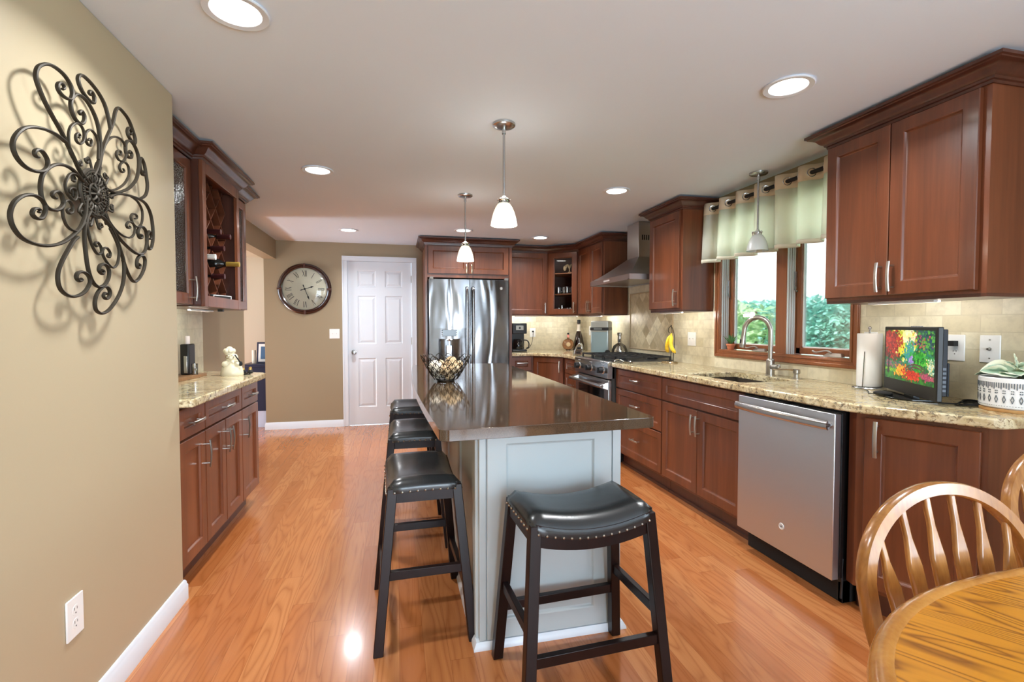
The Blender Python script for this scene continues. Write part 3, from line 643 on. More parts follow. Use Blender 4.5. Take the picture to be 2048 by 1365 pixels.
# ------------------------------------------------------------ refrigerator
r = thing('refrigerator', 'stainless steel french door refrigerator with water dispenser', 'refrigerator', (.80, 5.85, 0))
MB().box(.355, 1.262, 5.56, 6.24, .02, 1.775).build('refrigerator_body', plain('fridge_side_grey', (70, 70, 72), .5), r)
def curved_door(x0, x1, z0, z1, name, cut=None):
    """door front bulging toward the room; CUT = (xa, xb, za, zb) recess"""
    b = MB(); n = 14; xc = .808; hw = .455
    fy = lambda x: 5.462+.035*((x-xc)/hw)**2
    xs = [x0+(x1-x0)*i/n for i in range(n+1)]
    if cut: xs = sorted(set([x for x in xs if not (abs(x-cut[0]) < .012 or abs(x-cut[1]) < .012)]+[cut[0], cut[1]]))
    zs = [z0, z1] if not cut else [z0, cut[2], cut[3], z1]
    for i in range(len(xs)-1):
        for j in range(len(zs)-1):
            a, c_ = xs[i], xs[i+1]
            if cut and a >= cut[0]-1e-6 and c_ <= cut[1]+1e-6 and j == 1: continue
            b.add([(a, fy(a), zs[j]), (c_, fy(c_), zs[j]), (c_, fy(c_), zs[j+1]), (a, fy(a), zs[j+1])], [(0, 1, 2, 3)])
    for i in range(len(xs)-1):
        a, c_ = xs[i], xs[i+1]
        for z in (z0, z1): b.add([(a, fy(a), z), (c_, fy(c_), z), (c_, 5.55, z), (a, 5.55, z)], [(0, 1, 2, 3)])
    for x in (x0, x1): b.add([(x, fy(x), z0), (x, fy(x), z1), (x, 5.55, z1), (x, 5.55, z0)], [(0, 1, 2, 3)])
    b.add([(x0, 5.55, z0), (x1, 5.55, z0), (x1, 5.55, z1), (x0, 5.55, z1)], [(0, 1, 2, 3)])
    if cut:
        xa, xb, za, zb = cut; k = 12; P_ = lambda i, z: (xa+(xb-xa)*i/k, fy(xa+(xb-xa)*i/k)+.055*math.sin(PI*i/k)**.6, z)
        for i in range(k): b.add([P_(i, za), P_(i+1, za), P_(i+1, zb), P_(i, zb)], [(0, 1, 2, 3)])
        for z in (za, zb): b.add([P_(i, z) for i in range(k+1)], [tuple(range(k+1))])
    bm_ = b.build(name, 'fridge', r, smooth=30, merge=True)
    return bm_, fy
ZB = .62
ld, fy = curved_door(.353, .803, ZB, 1.765, 'left_door', (.455, .700, .82, 1.105))
rd, _ = curved_door(.811, 1.262, ZB, 1.765, 'right_door')
fd, _ = curved_door(.353, 1.262, .06, ZB-.01, 'freezer_drawer')
b = MB(); F = FR((0, 0, 0), (1, 0, 0)); arc = lambda x, z, o: (x, fy(x)-o, z)
n = 14; xa, xb = .392, .757; k = len(b.v)
pts = [(xa+(xb-xa)*i/n) for i in range(n+1)]
for z0, z1 in ((1.105, 1.215),):
    vs = [arc(x, z0-.012*math.sin(PI*i/n), .005+.004*math.sin(PI*i/n)) for i, x in enumerate(pts)]+[arc(x, z1, .005+.004*math.sin(PI*i/n)) for i, x in enumerate(pts)]+[arc(x, z0-.012*math.sin(PI*i/n), -.001) for i, x in enumerate(pts)]+[arc(x, z1, -.001) for i, x in enumerate(pts)]
    N = n+1; fs = []
    for i in range(n): fs += [(i, i+1, N+i+1, N+i), (2*N+i, 2*N+i+1, i+1, i), (N+i, N+i+1, 3*N+i+1, 3*N+i)]
    fs += [(0, N, 3*N, 2*N), (n, N+n, 3*N+n, 2*N+n)]; b.add(vs, fs)
dp = b.build('dispenser_panel', 'fridge', ld)
MB().box(.492, .655, fy(.57)-.020, fy(.57)-.004, 1.125, 1.198).build('display', plain('dark_display', (58, 62, 62), .15), dp, bevel=.003)
b = MB()
for x in (.487, .648):
    for z in (1.135, 1.155, 1.175): b.box(x, x+.012, fy(.57)-.0225, fy(.57)-.0195, z, z+.006)
b.build('buttons', 'white', dp)
MB().cyl((.575, 5.49, 1.07), (.575, 5.49, 1.10), .016, .022).box(.545, .605, 5.475, 5.51, 1.085, 1.105).build('spout', 'chrome', ld)
MB().box(.545, .605, 5.497, 5.503, .90, 1.02).build('paddle', 'steel', ld, bevel=.002)
def fr_handle(x, p):
    b = MB(); pts = [(x, fy(x)-.012, 1.675), (x, fy(x)-.040, 1.655), (x, fy(x)-.050, 1.55), (x, fy(x)-.055, 1.2), (x, fy(x)-.050, .86), (x, fy(x)-.040, .74), (x, fy(x)-.012, .72)]
    b.tube(smooth_path(pts, 4), .0155, 12, flat=.75, nrm=(0, 1, 0))
    for z in (1.66, .735): b.cyl((x, fy(x)+.001, z), (x, fy(x)-.03, z), .012)
    return b.build('handle', steel('handle_steel', (150, 152, 155), .2), p)
fr_handle(.772, ld); fr_handle(.842, rd)
F = FR((0, fy(1.175), 0), (1, 0, 0))
MB().lathe([(0, 0), (.017, 0), (.017, .002), (.015, .003), (.0145, .0015), (0, .0015)], (1.175, fy(1.175)-.001, 1.672), 24, (0, -1, 0)).build('badge', 'chrome', rd)
text_mesh('GE', .017, F, 1.175, 1.672, .004, 'chrome', 'badge_lettering', rd)
MB().box(.36, .40, 5.47, 5.52, 1.765, 1.79).box(1.215, 1.255, 5.47, 5.52, 1.765, 1.79).build('hinge_cover', plain('hinge_grey', (120, 118, 114), .5), r)
# ------------------------------------------------------------ range
r = thing('range', 'stainless steel gas range with black knobs and cast iron grates', 'range', (2.15, 4.42, 0)); Y0, Y1 = 4.008, 4.832
MB().box(1.875, 2.484, Y0, Y1, .10, .905).build('range_body', plain('range_side', (54, 52, 50), .4), r)
MB().box(1.90, 2.48, Y0+.02, Y1-.02, 0, .10).build('toe_panel', 'rubber', r)
b = MB().fprism(FR((0, Y0, 0), (1, 0, 0), (0, 1, 0)), [(1.83, .765), (1.83, .90), (1.835, .915), (1.85, .922), (1.90, .922), (1.90, .765)], 0, Y1-Y0)
cp_ = b.build('control_panel', 'steel', r, bevel=.004)
MB().box(1.90, 2.484, Y0, Y1, .905, .920).build('cooktop', plain('cooktop_steel', (120, 120, 120), .3, .9), r, bevel=.003)
FK = FR((1.83, 0, 0), (0, -1, 0))
for y in (4.118, 4.400, 4.700):
    kb = MB().lathe([(0, 0), (.037, 0), (.037, .005), (.033, .008), (.030, .008), (0, .008)], FK.P(-y, .838, 0), 28, (-1, 0, 0)).build('knob_bezel', 'chrome', r)
    MB().lathe([(.029, .006), (.030, .030), (.027, .045), (0, .047)], FK.P(-y, .838, 0), 20, (-1, 0, 0)).fbox(FK, -y-.006, -y+.006, .838-.026, .838+.026, .03, .058).build('knob', 'black', r, bevel=.002)
    lb = MB()
    for k in range(6): lb.fbox(FK, -y-.03+k*.011, -y-.024+k*.011, .889, .896, 0, .0006)
    lb.build('knob_marking', plain('marking_white', (200, 200, 200), .5), cp_)
od = MB().box(1.838, 1.874, Y0+.004, Y1-.004, .205, .752).build('oven_door', 'steel', r, bevel=.006)
MB().box(1.835, 1.839, Y0+.10, Y1-.10, .36, .66).build('oven_window', plain('oven_glass', (12, 12, 13), .06), od, bevel=.002)
b = MB().tube([(1.775, Y0+.005, .700), (1.775, Y1-.005, .700)], .0165, 16)
for y in (Y0+.05, Y1-.05): b.hexa([(1.775, y-.03, .688), (1.775, y+.03, .688), (1.775, y+.03, .713), (1.775, y-.03, .713)], [(1.838, y-.045, .665), (1.838, y+.045, .665), (1.838, y+.045, .735), (1.838, y-.045, .735)])
b.build('handle', 'steel', od, bevel=.002)
MB().box(1.842, 1.874, Y0+.004, Y1-.004, .105, .195).build('warming_drawer', 'steel', r, bevel=.004)
for k in range(3):
    a = Y0+.012+k*(Y1-Y0-.024)/3; c_ = a+(Y1-Y0-.024)/3-.008; b = MB(); z = .948; h = .012
    for x0, x1, y0, y1 in ((1.905, 1.919, a, c_), (2.455, 2.469, a, c_), (1.905, 2.469, a, a+.014), (1.905, 2.469, c_-.014, c_), (2.18, 2.194, a, c_), (1.905, 2.469, (a+c_)/2-.006, (a+c_)/2+.006)): b.box(x0, x1, y0, y1, z, z+h)
    for x in (2.04, 2.33):
        for s in (-1, 1): b.bar((x+.09, (a+c_)/2+s*.10, z+.006), (x+.02, (a+c_)/2+s*.02, z+.006), .010); b.bar((x-.09, (a+c_)/2+s*.10, z+.006), (x-.02, (a+c_)/2+s*.02, z+.006), .010)
    for x in (1.912, 2.462):
        for y in (a+.007, c_-.007): b.box(x-.007, x+.007, y-.007, y+.007, .920, z)
    b.build('grate', 'iron', r)
    for x in (2.04, 2.33): MB().lathe([(0, 0), (.05, 0), (.048, .008), (.03, .012), (.032, .02), (0, .022)], (x, (a+c_)/2, .9195), 20).build('burner', 'iron', r)
# ------------------------------------------------------------ hood
r = thing('range_hood', 'stainless pyramid chimney range hood on the tiled wall', 'range hood', (2.27, 4.46, 1.66)); HX, H0, H1, HZ = 2.03, 4.0, 4.90, 1.662
b = MB(); out = .05
b.add([(HX, H0, HZ), (HX, H1, HZ), (HX, H1, HZ+out), (HX, H0, HZ+out), (2.488, H0, HZ), (2.488, H1, HZ), (2.488, H1, HZ+out), (2.488, H0, HZ+out)], [(0, 1, 2, 3), (0, 3, 7, 4), (1, 5, 6, 2), (4, 7, 6, 5)])
# canopy, slightly concave
c0, c1, cxx, CZ = 4.335, 4.575, 2.295, 1.915; rows = []
for k in range(7):
    t_ = k/6; e = t_**.85 if k < 6 else 1; z = HZ+out+(CZ-HZ-out)*t_
    rows.append([(HX+(cxx-HX)*e, H0+(c0-H0)*e, z), (HX+(cxx-HX)*e, H1+(c1-H1)*e, z), (2.488, H1+(c1-H1)*e, z), (2.488, H0+(c0-H0)*e, z)])
vs = [p for q in rows for p in q]; fs = []
for k in range(6): fs += [(k*4, k*4+1, k*4+5, k*4+4), (k*4+1, k*4+2, k*4+6, k*4+5), (k*4+3, k*4, k*4+4, k*4+7)]
b.add(vs, fs); b.build('canopy', 'hood', r, smooth=25)
MB().box(HX+.03, 2.47, H0+.03, H1-.03, HZ+.010, HZ+.018).build('baffle_filter', 'hood', r)
MB().box(HX+.001, HX+.03, H0+.001, H1-.001, HZ, HZ+.01).box(2.46, 2.488, H0+.001, H1-.001, HZ, HZ+.01).box(HX, 2.488, H0+.001, H0+.03, HZ, HZ+.01).box(HX, 2.488, H1-.03, H1-.001, HZ, HZ+.01).build('rim', 'hood', r)
MB().box(cxx, 2.488, c0, c1, CZ-.002, ZC-.001).build('chimney', 'hood', r, bevel=.002)
b = MB()
for i in range(6): b.box(2.33+i*.022, 2.342+i*.022, c0-.001, c0+.001, 2.08, 2.13)
b.build('vent_slot', 'rubber', r)
MB().box(HX-.001, HX+.001, 4.42, 4.56, HZ+.018, HZ+.034).build('control_strip', 'white', r)
MB().box(2.40, 2.44, H0-.002, H0+.001, HZ+.012, HZ+.038).build('switch', 'black', r)
# ------------------------------------------------------------ window over the sink
W0 = bpy.data.objects.new('window_1', None); C.objects.link(W0); W0.location = (2.5, 2.79, 1.0); W0['kind'] = 'structure'; ROOTLOC['window_1'] = Vector(W0.location)
b = MB(); cs = [(0, 0), (.058, 0), (.058, .012), (.05, .018), (.036, .014), (.012, .016), (0, .010)]
a0, a1, z0, z1 = 2.165, 3.415, 1.0, 2.155; FW = FR((XR-.0, 0, 0), (0, -1, 0)); cw = .058
def casing(poly):
    b.add([FW.P(u, v, n) for n in (0, .014) for u, v in poly], [(3, 2, 1, 0), (4, 5, 6, 7), (0, 1, 5, 4), (1, 2, 6, 5), (2, 3, 7, 6), (3, 0, 4, 7)])
def casing2(i0, i1, n0, n1):
    O_ = [(-a1+i0, z0+i0), (-a0-i0, z0+i0), (-a0-i0, z1-i0), (-a1+i0, z1-i0)]; I_ = [(-a1+i1, z0+i1), (-a0-i1, z0+i1), (-a0-i1, z1-i1), (-a1+i1, z1-i1)]
    for k in range(4):
        j = (k+1) % 4; q = [O_[k], O_[j], I_[j], I_[k]]
        b.hexa([FW.P(u, v, n0) for u, v in q], [FW.P(u, v, n1) for u, v in q])
casing2(0, .058, 0, .012); casing2(.004, .022, .012, .020); casing2(.038, .050, .012, .017)
b.build('window_casing', 'winwood', W0, bevel=.002)
i0, i1, iz0, iz1 = a0+.056, a1-.056, z0+.056, z1-.056
MB().box(XR, 2.63, i1, i1+.014, iz0-.014, iz1).box(XR, 2.63, i0-.014, i0, iz0-.014, iz1).box(XR, 2.63, i0, i1, iz0-.014, iz0).box(XR, 2.63, i0, i1, iz1, iz1+.014).box(XR+.002, 2.625, 2.70, 2.79, iz0, iz1).build('window_frame', 'winwood', W0, bevel=.001)
for (g0, g1) in ((2.79, i1), (i0, 2.70)):
    b = MB()
    for k, x in enumerate((2.502, 2.520, 2.538, 2.553)): b.box(x, x+.010, g1-.006, g1, iz0, iz1); 
    b.build('weather_strip', plain('pale_weatherstrip', (214, 220, 220), .4), W0)
    sw = .036; q0, q1 = g0+.003, g1-.008
    sa = MB().box(2.572, 2.606, q0, q0+sw*.6, iz0+.004, iz1-.004).box(2.572, 2.606, q1-sw, q1, iz0+.004, iz1-.004).box(2.572, 2.606, q0, q1, iz0+.004, iz0+.045).box(2.572, 2.606, q0, q1, iz1-.045, iz1-.004).build('sash', 'winwood', W0, bevel=.003)
    MB().box(2.592, 2.596, q0+sw*.6, q1-sw, iz0+.045, iz1-.045).build('glass_pane', 'clear', sa, smooth=0)
    MB().box(2.586, 2.604, q1-sw-.007, q1-sw, iz0+.045, iz1-.045).box(2.586, 2.604, q0+sw*.6, q1-sw, iz0+.045, iz0+.052).build('glazing_bead', 'white', sa)
    yc = (g0+g1)/2-.06
    b = MB().hexa([(2.545, yc-.075, iz0+.001), (2.545, yc+.06, iz0+.001), (2.572, yc+.06, iz0+.001), (2.572, yc-.075, iz0+.001)], [(2.55, yc-.065, iz0+.022), (2.55, yc+.03, iz0+.022), (2.57, yc+.03, iz0+.022), (2.57, yc-.065, iz0+.022)])
    b.tube(smooth_path([(2.55, yc, iz0+.02), (2.535, yc+.02, iz0+.035), (2.53, yc+.09, iz0+.022), (2.532, yc+.12, iz0+.032)], 5), .006, 8)
    b.build('crank_handle', 'nickel', W0, bevel=.002)
    ly = g0+.012 if g0 > 2.7 else g1-.012
    b = MB().box(2.548, 2.566, g1-.016, g1-.005, 1.48, 1.60).tube([(2.556, g1-.014, 1.50), (2.545, g1-.03, 1.475), (2.54, g1-.045, 1.468)], .005, 8)
    b.build('sash_lock', 'steel', W0)
# valance on its rod
r = thing('curtain_valance', 'pale grommet valance hanging in folds over the kitchen window', 'curtain', (2.41, 2.85, 1.76))
ya, yb_ = 2.15, 3.50; Pp = .186; b = MB(); b2 = MB(); b3 = MB(); nn = 260; zs = [1.735, 1.742, 1.9, 2.115, 2.2]
def wave(y, z):
    ph = (y-ya)/Pp; s = math.sin(2*PI*ph); s = math.copysign(abs(s)**.75, s); k = 1+.25*(2.2-z)/.46
    return 2.412+.036*s*k+.012*math.sin(5.1*y)*(2.2-z)/.46
def zb(y): return 1.748+.006*math.sin(9*y)
ys = [ya+(yb_-ya)*i/nn for i in range(nn+1)]
def strip(mb, zs, off=0):
    k = len(mb.v); vs = []
    for z in zs: vs += [(wave(y, z)+off, y, z) for y in ys]
    N = nn+1; mb.add(vs, [(j*N+i, j*N+i+1, (j+1)*N+i+1, (j+1)*N+i) for j in range(len(zs)-1) for i in range(nn)])
strip(b, [1.765, 1.88, 2.0, 2.113]); strip(b2, [2.113, 2.15, 2.205]); strip(b3, [1.738, 1.765])
t = NT('sheer_linen'); t.base(lin((252, 252, 240))); t.set(Roughness=.9); tl = t.n('BsdfTranslucent'); tl.inputs[0].default_value = lin((252, 252, 242)); mx = t.n('MixShader'); mx.inputs[0].default_value = .5
t.l(t.b.outputs[0], mx.inputs[1]); t.l(tl.outputs[0], mx.inputs[2]); t.l(mx.outputs[0], t.out.inputs['Surface']); t.bump(t.noise(t.coord((2, 60, 300)), 1, 2), .15, .002); m['linen'] = t.m
def solid(o, th=.0015):
    s_ = o.modifiers.new('solid', 'SOLIDIFY'); s_.thickness = th; return o
solid(b.build('valance_panel', 'linen', r, smooth=180)); solid(b2.build('valance_header', plain('linen_hem', (214, 200, 176), .9), r, smooth=180), .003); solid(b3.build('valance_hem', plain('linen_bottom_hem', (226, 220, 200), .9), r, smooth=180), .003)
k = 0; y = ya
for k in range(8):
    for hs in (0, .5):
        y = ya+Pp*(k+hs)
        if not ya+.02 < y < yb_-.02: continue
        sl = Vector((2*PI/Pp*.05*(1 if hs == 0 else -1), 1, 0)).normalized(); nrm = Vector((-sl.y, sl.x, 0)); g = MB()
        cpt = Vector((wave(y, 2.157), y, 2.157)); ax1 = sl; ax2 = Vector((0, 0, 1))
        g.tube([cpt+ax1*math.cos(a)*.024+ax2*math.sin(a)*.024 for a in [2*PI*i/24 for i in range(24)]], .0045, 8, closed=True); g.build('grommet', 'steel', r)
o = MB().cyl((2.412, ya-.12, 2.157), (2.412, 3.44, 2.157), .0125, n=16).cyl((2.412, 3.425, 2.157), (2.412, 3.441, 2.157), .019, n=16).bar((2.412, 2.13, 2.157), (XR, 2.13, 2.157), .012).build('curtain_rod', 'rubber', None)
tag(o, 'dark metal curtain rod threaded through the valance grommets', 'curtain rod')
# ------------------------------------------------------------ outdoors
o = MB().box(2.66, 40, -20, 45, -.5, -.35).build('lawn', plain('grass', (90, 130, 70), .9)); o['kind'] = 'structure'
r = thing('neighbor_house', 'white sided neighbor house rising behind the hedge outside the window', 'house', (12, 12, -.35))
b = MB().box(12, 14, 2, 26, -.35, 5.6)
for k in range(40): b.hexa([(11.99, 2, -.3+k*.15), (11.99, 26, -.3+k*.15), (12, 26, -.3+k*.15), (12, 2, -.3+k*.15)], [(11.997, 2, -.16+k*.15), (11.997, 26, -.16+k*.15), (12, 26, -.16+k*.15), (12, 2, -.16+k*.15)])
b.build('siding', plain('white_siding', (250, 250, 250), .6), r, smooth=0)
MB().hexa([(11.6, 1.6, 5.6), (14.4, 1.6, 5.6), (14.4, 26.4, 5.6), (11.6, 26.4, 5.6)], [(13, 1.6, 6.8), (13.1, 1.6, 6.8), (13.1, 26.4, 6.8), (13, 26.4, 6.8)]).build('roof', plain('roof_grey', (96, 94, 92), .8), r)
def foliage(name, x0, x1, y0, y1, z0, z1, n, size, mat, parent=None, jag=0):
    rnd = random.Random(len(name)+n); vs = []; fs = []
    for i in range(n):
        y = rnd.uniform(y0, y1); z = z0+(z1-z0)*rnd.random()**.8; x = x0+(x1-x0)*(.5*rnd.random()**1.6)+.25*math.sin(y*3.1+z*2.3)*.3
        if jag and z > z1-jag*abs(math.sin(y*2.7)+.4*math.sin(y*7)): continue
        e = Euler((rnd.uniform(-1, 1), rnd.uniform(-.9, .9), rnd.uniform(0, 6.28))); R = e.to_matrix(); s = size*rnd.uniform(.6, 1.3); c_ = Vector((x, y, z)); k = len(vs)
        for p in ((0, -1, 0), (.55, 0, .12), (0, 1.1, 0), (-.55, 0, .12)): vs.append(c_+R@(Vector(p)*s))
        fs.append((k, k+1, k+2, k+3))
    b = MB(); b.v = vs; b.f = fs; return b.build(name, mat, parent, smooth=0)
def leafmat(name, a, c_):
    t = NT(name); n_ = t.noise(t.coord(), 2.4, 4, .6); t.base(t.ramp(n_, [(.35, lin(a)), (.65, lin(c_))])); t.set(Roughness=.6)
    tl = t.n('BsdfTranslucent'); tl.inputs[0].default_value = lin(c_); mx = t.n('MixShader'); mx.inputs[0].default_value = .3
    t.l(t.b.outputs[0], mx.inputs[1]); t.l(tl.outputs[0], mx.inputs[2]); t.l(mx.outputs[0], t.out.inputs['Surface']); return t.m
r = thing('hedge', 'dense blue-green hedge seen through the sink window', 'hedge', (6.8, 7, -.35))
foliage('foliage', 6.3, 7.2, 2.5, 12.5, -.3, 1.70, 26000, .045, leafmat('teal_leaves', (104, 190, 176), (190, 240, 228)), r)
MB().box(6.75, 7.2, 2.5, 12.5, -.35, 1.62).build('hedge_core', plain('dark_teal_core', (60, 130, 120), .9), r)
r = thing('tree', 'light green broadleaf tree in front of the hedge, seen through the left pane', 'tree', (5.6, 6.6, -.35))
foliage('foliage', 5.2, 6.1, 5.9, 8.2, -.1, 1.72, 2600, .075, leafmat('light_leaves', (150, 206, 150), (226, 244, 204)), r, jag=.25)
MB().tube([(5.7, 6.8, -.35), (5.68, 6.8, .6), (5.75, 6.85, 1.5)], [.06, .05, .02], 8).tube([(5.68, 6.8, .5), (5.6, 6.4, 1.3)], .02, 8).build('trunk', plain('bark', (110, 90, 72), .9), r)
# ------------------------------------------------------------ iron flower on the left wall (rods as wall coordinates y, z in mm)
FL=[('o',[1734,1687,1708,1696,1689,1708,1663,1735,1637,1760,1613,1785,1581,1814,1555,1843,1538,1872,1532,1896,1542,1922,1563,1941,1587,1953,1616,1957,1646,1952,1667,1936,1671,1915,1661,1895,1639,1889,1618,1893,1610,1906,1619,1920,1634,1923,1638,1915,1630,1908]),('o',[1629,1763,1592,1769,1552,1767,1511,1757,1478,1740,1454,1714,1444,1688,1452,1664,1474,1648,1502,1644,1532,1651,1551,1665,1556,1683,1549,1696,1534,1705,1517,1701,1510,1691,1515,1684,1524,1685]),('o',[1726,1668,1707,1678,1679,1690,1643,1697,1600,1691,1567,1675,1543,1654,1531,1632,1527,1607,1532,1579,1551,1561,1580,1561,1601,1572,1613,1588,1607,1607,1593,1615,1577,1610,1569,1601,1576,1594,1585,1595]),('o',[1766,1710,1783,1737,1793,1772,1798,1806,1793,1851,1781,1884,1757,1911,1728,1926,1694,1923,1670,1903,1660,1881,1664,1860,1677,1845,1700,1841,1717,1855,1720,1872,1709,1882,1697,1873,1703,1868]),('i',[1707,1690,1680,1717,1663,1729,1648,1744,1644,1766,1645,1792,1657,1817,1681,1835,1704,1835,1716,1819,1712,1796,1695,1781,1679,1784,1677,1798,1689,1809,1697,1804,1691,1797]),('i',[1787,1767,1788,1802,1784,1823,1771,1837,1749,1842,1728,1828,1721,1809,1732,1794,1747,1794,1752,1808,1745,1814,1735,1806]),('o',[1858,1887,1851,1917,1836,1953,1809,1976,1773,1990,1738,1995,1718,1990,1705,1973,1711,1952,1730,1937,1760,1930,1775,1936,1779,1953,1769,1964,1759,1962,1754,1954,1761,1951]),('o',[1793,1719,1796,1755,1806,1793,1825,1835,1855,1882,1880,1922,1900,1961,1923,1982,1951,1982,1990,1970,2016,1941,2029,1917,2021,1898,2000,1899,1977,1909,1973,1925,1985,1940,1997,1937,2005,1932,1994,1920]),('o',[1838,1687,1876,1687,1919,1703,1965,1728,2015,1771,2039,1818,2044,1857,2027,1884,2000,1896,1973,1891,1953,1875,1948,1849,1960,1832,1984,1837,1991,1852,1979,1858,1971,1848]),('i',[1797,1749,1803,1783,1821,1821,1848,1852,1881,1871,1915,1877,1940,1870,1951,1847,1944,1823,1924,1805,1899,1802,1886,1814,1894,1829,1913,1835,1916,1826,1906,1820]),('i',[1852,1687,1888,1702,1927,1728,1954,1757,1964,1777,1959,1800,1937,1805,1914,1795,1904,1776,1916,1766,1932,1774,1926,1781]),('o',[2037,1706,2086,1733,2107,1771,2101,1811,2091,1846,2070,1863,2054,1849,2053,1823,2066,1804,2083,1806,2082,1817,2069,1815]),('o',[1845,1664,1887,1685,1938,1696,2005,1703,2055,1704,2092,1697,2126,1672,2144,1629,2146,1582,2132,1549,2111,1536,2093,1546,2090,1576,2107,1602,2124,1598,2130,1583,2116,1575]),('i',[1971,1699,2018,1692,2050,1670,2052,1637,2036,1611,2007,1600,1980,1607,1967,1626,1982,1641,2006,1641,2009,1631,1993,1626]),('i',[1825,1602,1842,1584,1870,1565,1912,1552,1957,1553,1985,1569,1993,1592,1980,1607,1953,1607,1937,1593,1946,1584,1962,1589,1956,1593]),('o',[1820,1607,1825,1595,1850,1572,1881,1546,1911,1530,1956,1514,2003,1505,2046,1509,2076,1529,2090,1565,2080,1597,2054,1609,2028,1602,2015,1582,2027,1565,2046,1569,2045,1578,2033,1577]),('o',[1912,1469,1939,1434,1971,1409,1998,1404,2034,1422,2065,1455,2074,1487,2060,1502,2031,1500,2009,1482,2010,1460,2025,1456,2034,1467,2021,1471]),('o',[1792,1593,1814,1588,1847,1567,1875,1535,1897,1498,1915,1466,1919,1425,1911,1383,1884,1340,1840,1301,1800,1286,1768,1295,1758,1320,1767,1346,1790,1367,1815,1372,1834,1360,1833,1342,1816,1333,1801,1341,1808,1352,1818,1348]),('o',[1745,1596,1724,1573,1710,1543,1704,1512,1707,1467,1717,1422,1736,1387,1766,1369,1798,1374,1822,1395,1828,1419,1818,1437,1796,1442,1777,1434,1773,1419,1789,1410,1799,1419,1788,1423]),('i',[1732,1587,1722,1545,1731,1507,1750,1479,1770,1469,1787,1478,1785,1494,1769,1506,1755,1500,1761,1492,1770,1495]),('i',[1841,1562,1868,1531,1885,1503,1885,1479,1874,1451,1852,1437,1829,1442,1805,1458,1793,1476,1801,1492,1820,1495,1835,1482,1831,1468,1818,1470,1823,1478]),('o',[1672,1505,1653,1491,1629,1461,1606,1427,1592,1394,1595,1363,1611,1343,1641,1332,1674,1334,1708,1350,1729,1378,1720,1398,1696,1406,1672,1401,1666,1387,1678,1378,1691,1382,1686,1386]),('o',[1730,1636,1724,1607,1713,1574,1687,1536,1649,1505,1604,1477,1555,1461,1509,1458,1467,1467,1441,1490,1433,1518,1444,1548,1468,1570,1497,1581,1522,1580,1540,1569,1543,1551,1531,1530,1512,1525,1499,1533,1504,1546,1517,1551,1525,1548,1520,1542]),('i',[1710,1555,1677,1526,1650,1520,1624,1529,1610,1552,1609,1577,1620,1595,1638,1601,1653,1590,1652,1573,1636,1565,1629,1572,1637,1579,1642,1576]),('i',[1698,1684,1670,1686,1647,1678,1631,1658,1624,1640,1631,1621,1648,1610,1664,1609,1676,1623,1675,1639,1659,1643,1645,1637,1641,1628,1649,1625])]
r = thing('wall_art', 'large bronze iron scrollwork flower hanging on the left tan wall', 'wall art', (-.945, 1.776, 1.656))
cc = Vector((0, 1.776, 1.656))
for kind, q in FL:
    pts = []
    for i in range(0, len(q), 2):
        y, z = q[i]/1000, q[i+1]/1000; d_ = ((y-1.776)**2+(z-1.656)**2)**.5
        pts.append((-.910+.010*math.sin(min(d_, .38)/.38*PI), y, z))
    pts = smooth_path(pts, 5); n_ = len(pts); R_ = .0045 if kind == 'o' else .0033
    rr = [R_*(1 if k < n_*.8 else 1-.25*(k-n_*.8)/(n_*.2)) for k in range(n_)]
    MB().tube(pts, rr, 8, flat=1.4, nrm=(1, 0, 0)).build('scroll_rod', 'iron_art', r)
cx_ = -.910; b = MB()
for rad, th in ((.070, .0065), (.054, .003), (.030, .0035)):
    b.tube([(cx_+(.0 if rad > .06 else .004), 1.776+rad*math.cos(a), 1.656+rad*math.sin(a)) for a in [2*PI*i/40 for i in range(40)]], th, 8, closed=True)
for k in range(56): a = 2*PI*k/56; b.sphere((cx_+.006, 1.776+.065*math.cos(a), 1.656+.065*math.sin(a)), .0042, 6)
for k in range(12):
    a = 2*PI*k/12; da = .13
    for s in (-1, 1): b.tube(smooth_path([(cx_, 1.776+.031*math.cos(a), 1.656+.031*math.sin(a)), (cx_+.006, 1.776+.045*math.cos(a+s*da), 1.656+.045*math.sin(a+s*da)), (cx_+.003, 1.776+.064*math.cos(a+s*da*.6), 1.656+.064*math.sin(a+s*da*.6))], 4), .0033, 6)
for k in range(8):
    a = 2*PI*k/8+.2; b.tube([(cx_+.008, 1.776+.006*math.cos(a), 1.656+.006*math.sin(a)), (cx_+.010, 1.776+.017*math.cos(a), 1.656+.017*math.sin(a)), (cx_+.004, 1.776+.028*math.cos(a), 1.656+.028*math.sin(a))], .0042, 6)
b.cyl((cx_-.008, 1.776, 1.656), (cx_-.004, 1.776, 1.656), .062, n=40); b.sphere((cx_+.010, 1.776, 1.656), .009, 10); b.cyl((-.9505, 1.776, 1.656), (cx_, 1.776, 1.656), .012)
for k in range(12):
    a = 2*PI*k/12+.26; b.cyl((cx_-.006, 1.776+.040*math.cos(a), 1.656+.040*math.sin(a)), (cx_-.004, 1.776+.040*math.cos(a), 1.656+.040*math.sin(a)), .006, n=8)
b.build('medallion', 'iron_art', r)
